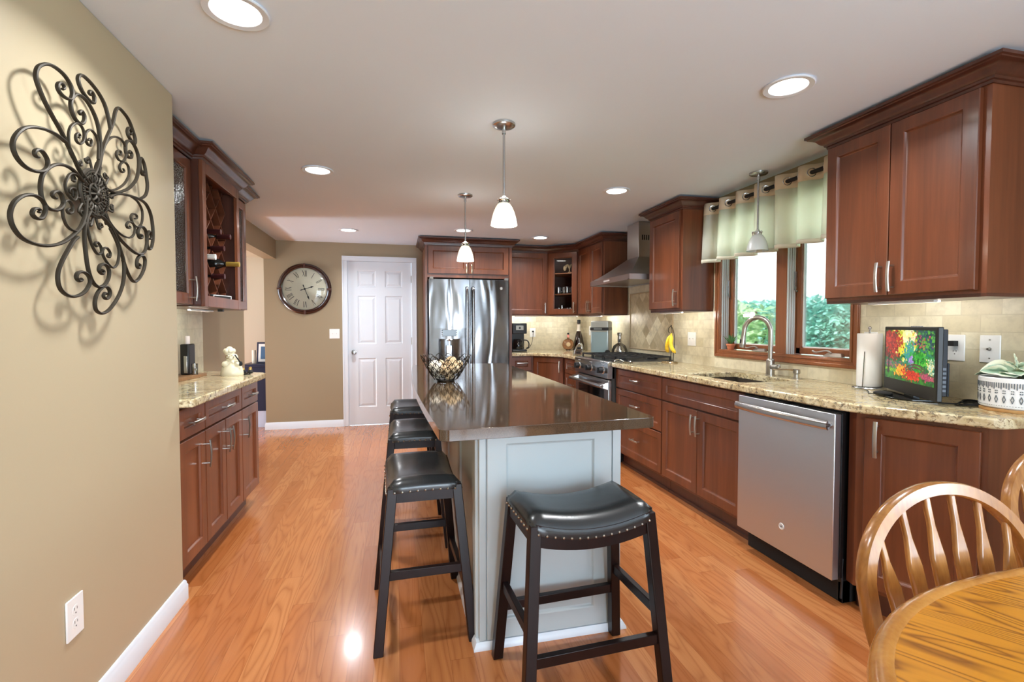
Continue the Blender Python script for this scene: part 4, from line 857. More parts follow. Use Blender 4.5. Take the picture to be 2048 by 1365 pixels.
for k in range(6):
    a0 = PI/2+k*PI/3
    b = MB()
    for s in (-1, 1):
        pts = []
        for i in range(15):
            t_ = i/14; rad = .075+.022*t_ if t_ < .45 else None
            ang = a0+s*(.10+.16*t_); rr = .072+.034*math.sin(t_*PI*.62)
            pts.append((cx_, 1.776+rr*math.cos(ang), 1.656+rr*math.sin(ang)))
        e = pts[-1]
        for i in range(10):
            t_ = i/9*1.6*PI; q = .0095*(1-i/14); ang = a0+s*.32
            pts.append((cx_, 1.776+.098*math.cos(ang)+q*math.cos(a0+PI/2*s+s*t_), 1.656+.098*math.sin(ang)+q*math.sin(a0+PI/2*s+s*t_)))
        b.tube(pts, .0038, 6)
    b.build('scroll_leaf', 'iron_art', r)
# ------------------------------------------------------------ ceiling lights
LGRP = 'recessed ceiling lights'
lights = [(-.495, 1.755, 'recessed ceiling light nearest the camera on the left side, above the wall flower'), (1.62, 1.76, 'recessed ceiling light in front of the large right wall cabinet'),
          (-.493, 3.40, 'recessed ceiling light over the walkway, between the wine cabinet and first pendant'), (1.615, 3.40, 'recessed ceiling light near the range hood side of the first pendant'),
          (-.492, 5.44, 'recessed ceiling light near the white door'), (.70, 5.18, 'recessed ceiling light just in front of the refrigerator cabinet'), (1.618, 5.40, 'recessed ceiling light before the corner glass cabinet')]
for x, y, lab in lights:
    r = thing('recessed_light', lab, 'ceiling light', (x, y, ZC), LGRP)
    MB().lathe([(.072, -.001), (.098, -.001), (.100, -.005), (.096, -.008), (.076, -.006), (.070, .0)], (x, y, ZC), 36).build('trim_ring', 'trim', r)
    MB().lathe([(0, -.0035), (.074, -.003)], (x, y, ZC), 36).build('lens', 'lens', r)
    e = 13 if y < 2 else 16 if y < 5 else 12
    lo = light('downlight', 'AREA', (x, y, ZC-.012), e, (.94, .975, 1), .13, aim=(x, y, 0), shape='DISK', spread=2.5); lo.parent = r; lo.matrix_parent_inverse = Matrix.Translation((-x, -y, -ZC))
def pendant(x, y, zt, zb, lit, label, rod_r=.0062):
    r = thing('pendant_light', label, 'pendant light', (x, y, ZC), 'pendant lights')
    MB().lathe([(0, -.018), (.03, -.018), (.052, -.014), (.057, -.010), (.058, -.001), (0, -.001)], (x, y, ZC), 32).build('canopy', 'steel', r)
    MB().cyl((x, y, ZC-.017), (x, y, ZC-.05), .010).cyl((x, y, ZC-.045), (x, y, zt+.03), rod_r, n=12).build('rod', 'steel', r)
    b = MB().lathe([(0, .034), (.010, .034), (.012, .030), (.014, .026), (.0, .026)], (x, y, zt), 20).lathe([(0, .020), (.030, .020), (.033, .017), (.033, .013), (.030, .010), (0, .010)], (x, y, zt), 24).cyl((x, y, zt-.004), (x, y, zt+.012), .021)
    for k in range(3):
        a = 2*PI*k/3+.6; c_ = (x+.030*math.cos(a), y+.030*math.sin(a), zt+.015); b.sphere(c_, .0075, 10); b.cyl((c_[0], c_[1], zt-.004), (c_[0], c_[1], zt+.02), .003, n=8)
    b.build('socket_cap', 'chrome', r)
    H = zt-zb
    prof = [(.022, zt), (.031, zt-.04*H), (.043, zt-.2*H), (.0535, zt-.42*H), (.0615, zt-.68*H), (.0665, zt-.92*H), (.067, zb), (.064, zb+.001), (.0585, zt-.68*H), (.0505, zt-.42*H), (.040, zt-.2*H), (.026, zt-.05*H)]
    MB().lathe([(a, z-zb) for a, z in prof], (x, y, zb), 36).build('glass_shade', 'shade' if lit else 'offglass', r, smooth=60)
    if lit:
        MB().sphere((x, y, zb+.035), .024, 14).build('bulb', 'lens', r)
        lo = light('pendant_lamp', 'AREA', (x, y, zb+.004), 7, (1, .88, .72), .11, aim=(x, y, 0), shape='DISK'); lo.parent = r; lo.matrix_parent_inverse = Matrix.Translation((-x, -y, -ZC))
        lo = light('pendant_glow', 'POINT', (x, y, zt+.06), 1.2, (1, .93, .82), .05); lo.parent = r; lo.matrix_parent_inverse = Matrix.Translation((-x, -y, -ZC))
pendant(.532, 2.415, 1.865, 1.752, True, 'lit white glass pendant nearer the camera, hanging over the island')
pendant(.524, 3.779, 1.868, 1.748, True, 'lit white glass pendant farther away, in front of refrigerator cabinet')
pendant(2.342, 2.786, 1.850, 1.742, False, 'unlit white glass pendant hanging before the window valance')
# lamps added under the wall cabinets to brighten the backsplash, fixtures unseen
for nm_, x, y, a_, e_ in (('back', 1.61, 6.02, 0, 1.8), ('corner', 2.12, 5.93, -.7, 1.6), ('hood side', 2.26, 5.3, -PI/2, 1.8), ('window side', 2.26, 3.69, -PI/2, 1.1), ('foreground', 2.26, 1.76, -PI/2, .9), ('left', -1.17, 3.35, PI/2, .7)):
    zc_ = ZU0-.016 if nm_ != 'left' else 1.345
    if nm_ in ('back', 'corner'): zc_ = ZU0-.004
    r = thing('added_cabinet_light', 'slim lamp added to brighten the tiles under the '+{'back': 'wall cabinet beside the refrigerator', 'corner': 'diagonal glass corner cabinet', 'hood side': 'cabinet left of the range hood', 'window side': 'cabinet between hood and window', 'foreground': 'large right foreground cabinet', 'left': 'wine rack cabinet'}[nm_], 'added under cabinet light', (x, y, zc_), 'added backsplash lamps')
    F_ = FR((x, y, 0), (math.cos(a_), math.sin(a_), 0)); MB().fbox(F_, -.15, .15, zc_-.010, zc_, -.02, .02).build('added_lamp_housing', 'white', r, bevel=.002)
    lo = light('added_cabinet_lamp', 'AREA', (x, y, zc_-.012), e_*1.35, (1, .95, .86), .36, .05); nv = F_.N*(-1); lo.location = Vector((x, y, zc_-.014)); lo.rotation_euler = (nv+Vector((0, 0, -.45))).to_track_quat('-Z', 'Y').to_euler(); lo.parent = r; lo.matrix_parent_inverse = Matrix.Translation((-x, -y, -zc_))
# ------------------------------------------------------------ island
r = thing('kitchen_island', 'pale grey panelled kitchen island base under the brown quartz top', 'island', (.59, 2.95, 0)); IX0, IX1, IY0, IY1 = .300, .885, 1.818, 4.05
MB().box(IX0, IX1, IY0, IY1, 0, .876).build('island_body', 'island', r, bevel=.003)
F = FR((0, IY0, 0), (1, 0, 0))
ring_door(F, IX0+.03, IX1-.04, .03, .868, 'island', 'end_panel', r, fw=.075, t=.012, rec=.008)
MB().fbox(F, IX1-.036, IX1, .03, .875, 0, .010).build('corner_stile', 'island', r, bevel=.002); MB().fbox(F, IX0, IX0+.026, .03, .875, 0, .010).build('corner_stile', 'island', r, bevel=.002)
F = FR((IX0, 0, 0), (0, -1, 0))
for k in range(4):
    a = IY0+.01+k*(IY1-IY0-.02)/4; ring_door(F, -(a+(IY1-IY0-.02)/4)+.004, -a-.004, .03, .868, 'island', 'side_panel', r, fw=.07, t=.012, rec=.008)
MB().sweep([(IX1, IY1), (IX0, IY1), (IX0, IY0), (IX1, IY0), (IX1, IY1-.02)][::-1], [(0, 0), (.024, 0), (.023, .010), (.016, .022), (.012, .028), (.0, .030)], -1).build('shoe_molding', 'trim', r)
def rounded(pts, rad, n=5):
    out = []
    N = len(pts)
    for i in range(N):
        p, a, c_ = Vector(pts[i]), Vector(pts[i-1]), Vector(pts[(i+1) % N]); r_ = rad[i] if isinstance(rad, (list, tuple)) else rad
        u, v = (a-p).normalized(), (c_-p).normalized()
        if r_ <= 0: out.append(tuple(p)); continue
        s, e = p+u*r_, p+v*r_
        for k in range(n+1): t_ = k/n; out.append(tuple((1-t_)**2*s+2*t_*(1-t_)*p+t_*t_*e))
    return out
ar = [(.130, 1.535)]+[(.130-.042*math.sin(PI*k/16), 1.535+(4.19-1.535)*k/16) for k in range(1, 16)]+[(.130, 4.19)]
pl = [(.912, 1.580)]+ar+[(.925, 4.19)]
pl = rounded(pl, [.03, .035]+[0]*15+[.03, .03])
o = MB().prism(pl, .877, .914).build('island_countertop', 'quartz', None, bevel=.013, seg=4, smooth=40)
tag(o, 'glossy brown quartz island top with bowed left edge', 'countertop')
# ------------------------------------------------------------ saddle bar stools (long axis along X in local space)
def make_stool():
    r = thing('bar_stool', '', 'stool', (0, 0, 0)); L, D = .445, .290
    sad = lambda x: .040*(abs(x)/(L/2))**2
    nx, ny = 16, 10; b = MB(); rows = []
    def grid(zf, inset):
        return [[(x*(1-inset), y*(1-inset*1.4), zf(x, y)) for y in [(-D/2+D*j/ny) for j in range(ny+1)]] for x in [(-L/2+L*i/nx) for i in range(nx+1)]]
    ed = lambda x, y: min(1, min((L/2-abs(x))/.055, (D/2-abs(y))/.060))
    cr_ = lambda x, y: 1 if x*x < (L/2-.03)**2 or y*y < (D/2-.03)**2 else 1
    top = grid(lambda x, y: .586+sad(x)+.040*(1-(1-max(0, ed(x, y)))**2.2)**.8+.004*math.cos(PI*y/D), 0)
    for i in range(nx+1):
        for j in range(ny+1):
            x, y, z = top[i][j]; ax_, ay_ = max(0, abs(x)-(L/2-.035)), max(0, abs(y)-(D/2-.035)); q_ = math.hypot(ax_, ay_)
            if q_ > .035: k_ = .035/q_; x, y = math.copysign(L/2-.035+ax_*k_, x), math.copysign(D/2-.035+ay_*k_, y)
            top[i][j] = (x, y, z)
    vs = [p for row in top for p in row]; N = ny+1; fs = [(i*N+j, (i+1)*N+j, (i+1)*N+j+1, i*N+j+1) for i in range(nx) for j in range(ny)]
    border = [(i, 0) for i in range(nx+1)]+[(nx, j) for j in range(1, ny+1)]+[(i, ny) for i in range(nx-1, -1, -1)]+[(0, j) for j in range(ny-1, 0, -1)]
    k0 = len(vs)
    for i, j in border: p = top[i][j]; vs.append((p[0]*1.008, p[1]*1.012, p[2]-.012))
    for i, j in border: p = top[i][j]; vs.append((p[0]*1.0, p[1]*1.0, p[2]-.026))
    nb = len(border)
    for q in range(nb):
        q2 = (q+1) % nb; a, c_ = border[q], border[q2]
        fs.append((a[0]*N+a[1], c_[0]*N+c_[1], k0+q2, k0+q)); fs.append((k0+q, k0+q2, k0+nb+q2, k0+nb+q))
    b.add(vs, fs); b.build('seat_cushion', 'leather', r, smooth=180)
    nb_ = MB()
    for q in range(nb):
        i, j = border[q]; p = Vector(top[i][j]); nn_ = border[(q+1) % nb]; p2 = Vector(top[nn_[0]][nn_[1]])
        for t_ in (0, ):
            c_ = p.lerp(p2, t_)
            sx = sy = 0
            nb_.sphere((c_.x*1.006+math.copysign(sx, c_.x), c_.y*1.008+math.copysign(sy, c_.y), c_.z-.021), .0052, 8)
    nb_.build('nailhead_trim', plain('pewter', (160, 150, 140), .25, .9), r)
    fx, fy_ = .245, .182; tx, ty = L/2-.019, D/2-.019
    def leg_c(sx, sy, z): t_ = z/.60; return Vector((sx*(fx+(tx-fx)*t_), sy*(fy_+(ty-fy_)*t_), z))
    for sx in (-1, 1):
        for sy in (-1, 1):
            b = MB(); w = .0185; z1 = .588+.040-.008; lo = [leg_c(sx, sy, 0)+Vector((dx*w, dy*w, 0)) for dx, dy in ((-1, -1), (1, -1), (1, 1), (-1, 1))]
            c1 = leg_c(sx, sy, z1); hi = [Vector((c1.x+dx*w, c1.y+dy*w, z1)) for dx, dy in ((-1, -1), (1, -1), (1, 1), (-1, 1))]
            b.hexa(lo, hi).build('leg', 'espresso', r, bevel=.0025)
    for sy in (-1, 1):   # long aprons with curved saddle lower edge
        b = MB(); n = 12
        for i in range(n):
            x0, x1 = -L/2+.02+(L-.04)*i/n, -L/2+.02+(L-.04)*(i+1)/n; y0, y1 = sorted((sy*(D/2-.004), sy*(D/2-.026)))
            q = lambda x: [(x, y0, .525+sad(x)*.9), (x, y1, .525+sad(x)*.9), (x, y1, .592+sad(x)), (x, y0, .592+sad(x))]
            b.hexa(q(x0), q(x1))
        b.build('apron', 'espresso', r, smooth=20)
    for sx in (-1, 1):
        x0, x1 = sorted((sx*(L/2-.004), sx*(L/2-.026))); MB().box(x0, x1, -D/2+.02, D/2-.02, .565, .630).build('apron', 'espresso', r)
    for sy, z in ((-1, .205), (1, .205)):
        a, c_ = leg_c(-1, sy, z), leg_c(1, sy, z); MB().bar(a, c_, .022, .034).build('stretcher', 'espresso', r, bevel=.002)
    for sx, z in ((-1, .290), (1, .290)):
        a, c_ = leg_c(sx, -1, z), leg_c(sx, 1, z); MB().bar(a, c_, .022, .034).build('stretcher', 'espresso', r, bevel=.002)
    return r
st = make_stool()
spots = [(.612, 1.585, math.radians(3), 'black leather saddle stool in front, at the near end of the island'),
         (.095, 2.115, PI/2+math.radians(2), 'black leather saddle stool nearest on the left side of the island'),
         (.092, 2.95, PI/2, 'black leather saddle stool in the middle of the left-side row'),
         (.092, 3.80, PI/2, 'black leather saddle stool farthest back along the island, by the white door')]
for k, (x, y, a, lab) in enumerate(spots):
    o = st if k == 0 else copy_tree(st)
    o.location = (x, y, 0); o.rotation_euler = (0, 0, a); o['label'] = lab; o['group'] = 'saddle bar stools around the island'
# ------------------------------------------------------------ wire bowl with balls
BC = Vector((.283, 2.905, .914))
r = thing('wire_bowl', 'dark wire scalloped bowl full of woven balls on the island', 'bowl', BC)
prof = lambda z: .052+.083*(z/.135)**.72
b = MB(); rows_ = 6
for k in range(rows_):
    n = 16; z0 = .012+k*.0215; hgt = .038
    for i in range(n):
        a0 = 2*PI*(i+.5*(k % 2))/n; pts = []
        for q in range(9):
            t_ = q/8; ang = a0+(t_-.5)*2*PI/n*1.15; z = z0+hgt*math.sin(PI*t_)**.8; rr = prof(z)+.001*k
            pts.append(BC+Vector((rr*math.cos(ang), rr*math.sin(ang), z)))
        b.tube(pts, .0021, 5)
b.build('wire_scallops', 'wire', r)
b = MB()
for rad, z in ((.050, .004), (.053, .013), (.046, .003)): b.tube([BC+Vector((rad*math.cos(a), rad*math.sin(a), z)) for a in [2*PI*i/30 for i in range(30)]], .0028, 6, closed=True)
b.lathe([(0, .002), (.05, .003), (.05, .006), (0, .005)], BC, 24); b.build('bowl_base', 'wire', r)
t = NT('woven_ball'); vo = t.n('TexVoronoi', feature='DISTANCE_TO_EDGE'); t.l(t.coord(rnd=True), vo.inputs['Vector']); vo.inputs['Scale'].default_value = 70
n_ = t.noise(t.coord(rnd=True), 26, 4, .6); c_ = t.ramp(n_, [(.3, lin((226, 210, 180))), (.55, lin((206, 182, 144))), (.75, lin((150, 122, 88)))])
t.base(t.mix(t.ramp(vo.outputs['Distance'], [(.02, (1, 1, 1, 1)), (.10, (0, 0, 0, 1))]), c_, lin((140, 112, 80)))); t.set(Roughness=.8); t.bump(vo.outputs['Distance'], .6, .004); m['ball'] = t.m
t = NT('white_woven_ball'); n_ = t.noise(t.coord((60, 60, 200), rnd=True), 1, 3, .6); t.base(t.ramp(n_, [(.4, lin((240, 234, 220))), (.6, lin((204, 196, 178)))])); t.set(Roughness=.8); t.bump(n_, .4, .003); m['ballw'] = t.m
balls = [(-.062, -.022, .088, .040, 'ballw', 'large white striped ball at the left rim'), (.036, .020, .108, .040, 'ball', 'large tan woven ball on top, right of centre'), (-.012, -.058, .072, .030, 'ball', 'small tan ball facing the camera, left of centre'), (.046, -.054, .078, .031, 'ball', 'tan woven ball at the front right'),
         (.078, .004, .098, .026, 'ball', 'small tan ball at the right rim'), (-.030, .060, .092, .033, 'ball', 'tan ball half hidden at the back'), (.020, .0, .040, .032, 'ball', 'mottled ball low in the middle'), (-.040, .018, .040, .028, 'ballw', 'pale ball low at the left'), (.012, -.040, .030, .020, 'ball', 'smallest ball at the bottom front')]
for x, y, z, rad, mt, lab in balls:
    o = MB().sphere((0, 0, 0), rad, 24).build('decorative_ball', mt, None, smooth=180); o.location = BC+Vector((x, y, z)); o.rotation_euler = (x*40, y*50, z*30); tag(o, lab+' of the wire bowl', 'decorative ball', 'decorative balls in the wire bowl')
# ------------------------------------------------------------ wall clock
CK = Vector((-1.074, YB, 1.687)); r = thing('wall_clock', 'large round wall clock with cream face, roman numerals and dark wood rim', 'clock', CK)
F = FR(CK, (1, 0, 0))
MB().lathe([(.305, 0), (.305, .014), (.296, .026), (.285, .030), (.276, .026), (.272, .032), (.262, .034), (.252, .028), (.250, .012), (.250, 0)], CK, 72, (0, -1, 0)).build('clock_frame', plain('dark_walnut_rim', (52, 26, 20), .22, 0, .6), r)
MB().lathe([(0, .010), (.252, .010)], CK, 64, (0, -1, 0)).build('clock_face', plain('cream_dial', (236, 230, 204), .45), r)
b = MB()
for s in (0, 90, 180, 270):
    a = math.radians(s); p = F.P(.281*math.sin(a), .281*math.cos(a), 0); t_ = F.U*math.cos(a)-F.Z*math.sin(a); rd_ = F.U*math.sin(a)+F.Z*math.cos(a)
    b.hexa([p+t_*i*.012+rd_*j*.027+F.N*.024 for i, j in ((-1, -1), (1, -1), (1, 1), (-1, 1))], [p+t_*i*.010+rd_*j*.025+F.N*.0365 for i, j in ((-1, -1), (1, -1), (1, 1), (-1, 1))])
b.build('rim_block', plain('rim_block_brown', (78, 48, 40), .3), r)
def stroke(b, a, u0, v0, u1, v1, w):  # numeral stroke; local frame rotated by a, radius offset in v
    P2 = lambda u, v: F.P(u*math.cos(a)+v*math.sin(a), -u*math.sin(a)+v*math.cos(a), 0)
    p, q = P2(u0, v0)+F.N*.0112, P2(u1, v1)+F.N*.0112; b.bar(p, q, w, .0012, up=F.N)
NUM = ['XII', 'I', 'II', 'III', 'IV', 'V', 'VI', 'VII', 'VIII', 'IX', 'X', 'XI']; ink = plain('dial_ink', (40, 34, 28), .5)
for h, s_ in enumerate(NUM):
    a = 2*PI*h/12; b = MB(); wd = {'I': .012, 'V': .030, 'X': .030}; tot = sum(wd[c_] for c_ in s_); u = -tot/2; v0, v1 = .150, .222
    for c_ in s_:
        w_ = wd[c_]; mid = u+w_/2
        if c_ == 'I': stroke(b, a, mid, v0, mid, v1, .0055)
        if c_ == 'V': stroke(b, a, mid-.011, v1, mid, v0, .006); stroke(b, a, mid+.011, v1, mid, v0, .0022)
        if c_ == 'X': stroke(b, a, mid-.012, v1, mid+.012, v0, .006); stroke(b, a, mid+.012, v1, mid-.012, v0, .0022)
        u += w_
    b.build('numeral', ink, r)
def hand(ang, L, tail, w, nm):
    a = math.radians(ang); b = MB(); P2 = lambda u, v, n: F.P(u*math.cos(a)+v*math.sin(a), -u*math.sin(a)+v*math.cos(a), n)
    b.bar(P2(0, -tail, .014), P2(0, L*.62, .014), w, .002, up=F.N)
    n0, n1 = .0135, .0155
    for poly in ([(-w*.5, L*.60), (-w*1.6, L*.74), (0, L), (w*1.6, L*.74), (w*.5, L*.60)], [(-w*.8, -tail-.004), (-w*1.0, -tail+.02), (w*1.0, -tail+.02), (w*.8, -tail-.004)]):
        k = len(b.v); b.add([P2(u, v, n0) for u, v in poly]+[P2(u, v, n1) for u, v in poly], [tuple(range(len(poly))), tuple(range(len(poly), 2*len(poly)))]+[(i, (i+1) % len(poly), len(poly)+(i+1) % len(poly), len(poly)+i) for i in range(len(poly))])
    b.build(nm, 'black', r)
hand(159, .140, .050, .006, 'minute_hand'); hand(72, .108, .050, .006, 'hour_hand')
MB().cyl(F.P(0, 0, .011), F.P(0, 0, .018), .011).build('hub', 'black', r)
MB().lathe([(.250, .022), (.22, .034), (.15, .046), (.08, .052), (0, .054)], CK, 48, (0, -1, 0)).build('domed_glass', 'clear', r)
# ------------------------------------------------------------ wall plates
def plate(F, u, v, w, h, kind, label, name, cat='outlet'):
    r = thing(name, label, cat, F.P(u, v, 0))
    MB().fbox(F, u-w/2, u+w/2, v-h/2, v+h/2, 0, .006).build('cover_plate', 'white', r, bevel=.0025)
    if kind == 'duplex':
        for dv in (.020, -.020):
            MB().lathe([(0, .0065), (.0155, .0065), (.0165, .0055)], F.P(u, v+dv, 0), 24, F.N, ).build('receptacle', 'white', r)
            b = MB()
            for du in (-.006, .006): b.fbox(F, u+du-.001, u+du+.001, v+dv+.001, v+dv+.009, .0062, .0068)
            b.cyl(F.P(u, v+dv-.008, .0062), F.P(u, v+dv-.008, .0068), .0024, n=10); b.build('slots', plain('slot_grey', (70, 68, 66), .6), r)
    elif kind == 'toggle':
        n = max(1, round(w/.06)-0) if w > .09 else 1
        for k in range(n):
            uu = u+(k-(n-1)/2)*.046; MB().fbox(F, uu-.005, uu+.005, v-.012, v+.012, .006, .0075).hexa([F.P(uu-.004, v-.004, .007), F.P(uu+.004, v-.004, .007), F.P(uu+.004, v+.006, .007), F.P(uu-.004, v+.006, .007)], [F.P(uu-.003, v+.006, .016), F.P(uu+.003, v+.006, .016), F.P(uu+.003, v+.010, .015), F.P(uu-.003, v+.010, .015)]).build('toggle', 'white', r)
    elif kind == 'coax':
        MB().cyl(F.P(u, v, .005), F.P(u, v, .009), .0075, n=6).cyl(F.P(u, v, .009), F.P(u, v, .019), .0045, n=12).build('coax_jack', 'nickel', r)
        MB().cyl(F.P(u, v+.04, .005), F.P(u, v+.04, .0072), .003, n=10).cyl(F.P(u, v-.04, .005), F.P(u, v-.04, .0072), .003, n=10).build('screw', 'nickel', r)
    return r
FLW = FR((XL, 0, 0), (0, 1, 0)); FRW = FR((XR-.007, 0, 0), (0, -1, 0)); FBW = FR((0, YB, 0), (1, 0, 0)); FBT = FR((0, YB-.007, 0), (1, 0, 0))
plate(FLW, 1.694, .374, .078, .122, 'duplex', 'white duplex outlet low on the left tan wall beneath the iron flower', 'wall_outlet')
plate(FBW, -.742, 1.146, .118, .118, 'toggle', 'white double light switch on the tan wall beside the white door', 'light_switch', 'light switch')
plate(FRW, -3.728, 1.128, .118, .118, 'toggle', 'white switch plate on the tiles between banana stand and window', 'light_switch', 'light switch')
plate(FRW, -1.690, 1.144, .078, .120, 'duplex', 'white outlet with black plug, right of the screen', 'wall_outlet')
plate(FRW, -1.556, 1.144, .076, .120, 'coax', 'white cable jack plate on the tiles above the patterned planter', 'cable_plate', 'wall plate')
plate(FRW, -2.098, 1.150, .076, .120, 'duplex', 'white outlet mostly hidden behind the paper towel roll', 'wall_outlet')
plate(FBT, 1.775, 1.150, .078, .120, 'duplex', 'white outlet on back tiles beside the coffee maker', 'wall_outlet')
plate(FRW, -6.00, 1.175, .076, .120, 'duplex', 'white outlet on side tiles just behind the tall brown bottle', 'wall_outlet')
# ------------------------------------------------------------ faucet, soap pump
r = thing('faucet', 'brushed nickel gooseneck pull-down faucet behind the sink', 'faucet', (2.40, 2.722, .914)); fx, fy2 = 2.402, 2.722
MB().lathe([(.031, 0), (.031, .004), (.026, .006), (.026, .055), (.0245, .10), (.022, .108), (.018, .112), (0, .112)], (fx, fy2, .914), 28).build('faucet_body', 'nickel', r)
dv = Vector((-.55, .83, 0)).normalized(); pts = [Vector((fx, fy2, 1.02)), Vector((fx, fy2, 1.10)), Vector((fx, fy2, 1.20))]
for k in range(1, 13): a = PI*k/12; pts.append(Vector((fx, fy2, 1.20))+dv*(.083*(1-math.cos(a)))+Vector((0, 0, .083*math.sin(a)*1.2)))
pts.append(pts[-1]+Vector((0, 0, -.03))+dv*.004)
MB().tube(smooth_path(pts, 3), .0155, 16).build('spout', 'nickel', r)
e = pts[-1]; MB().cyl(e, e+Vector((0, 0, -.05))+dv*.006, .0175, .0205).cyl(e+Vector((0, 0, -.05))+dv*.006, e+Vector((0, 0, -.075))+dv*.008, .0205, .0175).build('spray_head', 'nickel', r)
MB().box(e.x-.024, e.x-.015, e.y-.004, e.y+.006, e.z-.045, e.z-.02).build('spray_button', 'black', r)
MB().cyl((fx, fy2, .972), (fx-.012, fy2-.075, .976), .0175, .0185).sphere((fx-.012, fy2-.077, .976), .0182, 14).tube([(fx-.01, fy2-.06, .984), (fx-.02, fy2-.085, .99), (fx-.03, fy2-.11, .99)], .006, 8).build('lever', 'nickel', r)
r = thing('soap_dispenser', 'brushed nickel soap pump right of the faucet', 'soap dispenser', (2.41, 2.515, .914)); sx_, sy_ = 2.412, 2.515
MB().lathe([(.026, 0), (.026, .003), (.017, .006), (.014, .030), (.020, .036), (.020, .056), (.012, .060), (0, .060)], (sx_, sy_, .914), 24).build('pump_body', 'nickel', r)
MB().tube([(sx_, sy_, .968), (sx_-.05, sy_+.03, .972), (sx_-.11, sy_+.065, .968)], [.006, .0055, .0045], 8).build('nozzle', 'brass', r)
# ------------------------------------------------------------ screen, towels, planter
SA, SB = Vector((2.405, 1.955, 0)), Vector((2.148, 1.525, 0)); Fs = FR(SA, SB-SA); Ls = (SB-SA).length
r = thing('television', 'small flat television showing a colorful garden picture on the right counter', 'television', (2.30, 1.74, .914))
z0, z1 = .930, 1.240
MB().fbox(Fs, 0, Ls, z0, z1, -.022, 0).build('bezel', plain('glossy_black', (12, 11, 12), .45), r, bevel=.004)
MB().fbox(Fs, .05, Ls-.03, z0+.02, z1-.01, -.050, -.022).fbox(Fs, .10, Ls-.035, z0+.02, z0+.16, -.060, -.05).build('rear_housing', plain('slate_housing', (22, 28, 38), .6), r, bevel=.004)
GW, GH = 190, 120; u0, u1, v0, v1 = .018, Ls-.018, z0+.058, z1-.016; rnd = random.Random(3)
blobs = []
def cl(x): return max(0, min(1, x))
def scatter(n, fx_, cols, size):
    for _ in range(int(n*2.6)):
        q = fx_()
        if q: blobs.append((q[0], q[1], size*.55*rnd.uniform(.5, 1.4), rnd.choice(cols)))
g = rnd.gauss; R_ = rnd.uniform
scatter(160, lambda: (R_(.35, 1), R_(.3, .75)), [(20, 120, 60), (10, 90, 50), (40, 150, 60), (30, 140, 110)], .05)
scatter(120, lambda: (g(.40, .10), g(.78, .14)), [(255, 238, 60), (240, 220, 40), (255, 248, 140), (200, 210, 40)], .05)
scatter(60, lambda: (g(.52, .05), g(.86, .10)), [(255, 255, 210), (255, 250, 160)], .05)
scatter(80, lambda: (g(.55, .06), g(.55, .10)), [(40, 170, 140), (60, 150, 170), (80, 190, 120)], .03)
scatter(110, lambda: (g(.72, .07), g(.42, .12)), [(20, 150, 40), (40, 180, 50), (90, 200, 60), (10, 100, 40)], .03)
scatter(110, lambda: (g(.86, .10), g(.84, .09)), [(20, 90, 70), (10, 60, 70), (30, 70, 110), (90, 180, 60)], .035)
scatter(26, lambda: (g(.72, .13), g(.80, .12)), [(220, 30, 90), (190, 20, 60), (240, 60, 120)], .016)
scatter(200, lambda: (g(.14, .105), g(.74, .15)), [(150, 10, 16), (190, 20, 20), (120, 6, 20), (210, 50, 30)], .032)
scatter(60, lambda: (R_(0, .5), g(.30, .04)), [(40, 120, 110), (180, 70, 110), (60, 140, 60)], .025)
scatter(50, lambda: (R_(0, 1), R_(.0, .16)), [(20, 110, 30), (40, 140, 30), (10, 80, 30)], .05)
scatter(40, lambda: (R_(0, .35), g(.19, .015)), [(150, 200, 40), (110, 180, 40)], .02)
scatter(90, lambda: (g(.36, .055), g(.20, .05)), [(250, 170, 20), (255, 140, 10), (255, 200, 60)], .022)
scatter(110, lambda: (g(.58, .075), g(.14, .045)), [(220, 30, 20), (240, 70, 30), (190, 20, 20)], .022)
scatter(50, lambda: (g(.88, .07), g(.15, .03)), [(210, 80, 110), (170, 60, 100)], .02)
scatter(40, lambda: (g(.95, .04), g(.35, .08)), [(220, 240, 220), (150, 200, 170), (250, 230, 140)], .018)
scatter(20, lambda: (g(.57, .02), g(.42, .04)), [(190, 150, 230), (150, 120, 200)], .02)
cells = {}
for bu, bv, s, col in blobs:
    for i in range(int((bu-s)*GW), int((bu+s)*GW)+1):
        for j in range(int((bv-s*1.5)*GH), int((bv+s*1.5)*GH)+1):
            if 0 <= i <= GW and 0 <= j <= GH and ((i/GW-bu)/s)**2+((j/GH-bv)/(s*1.5))**2 < 1*rnd.uniform(.5, 1.1): cells[(i, j)] = col
for j in range(int(.12*GH), int(.55*GH)):
    for i in range(GW):
        x, y = i/GW, j/GH
        if abs(x-.075-.03*(y-.2)) < .016+.01*(y < .2): cells[(i, j)] = (30, 14, 16)
        for s in (-1, 1):
            if y > .40 and abs(x-.08-s*(y-.40)*.45) < .007: cells[(i, j)] = (40, 14, 16)
for i in range(int(.46*GW), int(.84*GW)):
    x = (i/GW-.65)/.19
    for k_, th in ((.355, 1), (.30, 1)):
        y = k_-.09*x*x
        for dj in range(-1, 2): cells[(i, int(y*GH)+dj)] = (120, 70, 70) if (i//2) % 2 else (70, 40, 50)
    if i % 5 == 0:
        for j in range(int((.30-.09*x*x)*GH), int((.355-.09*x*x)*GH)): cells[(i, j)] = (130, 80, 80)
me = bpy.data.meshes.new('screen_picture'); off = rootloc(r); vs = []; cols = []
for j in range(GH+1):
    for i in range(GW+1):
        vs.append(tuple(Fs.P(u0+(u1-u0)*i/GW, v0+(v1-v0)*j/GH, .0008)-off)); c_ = cells.get((i, j), (30, 110, 60)); cols += list(lin(c_))
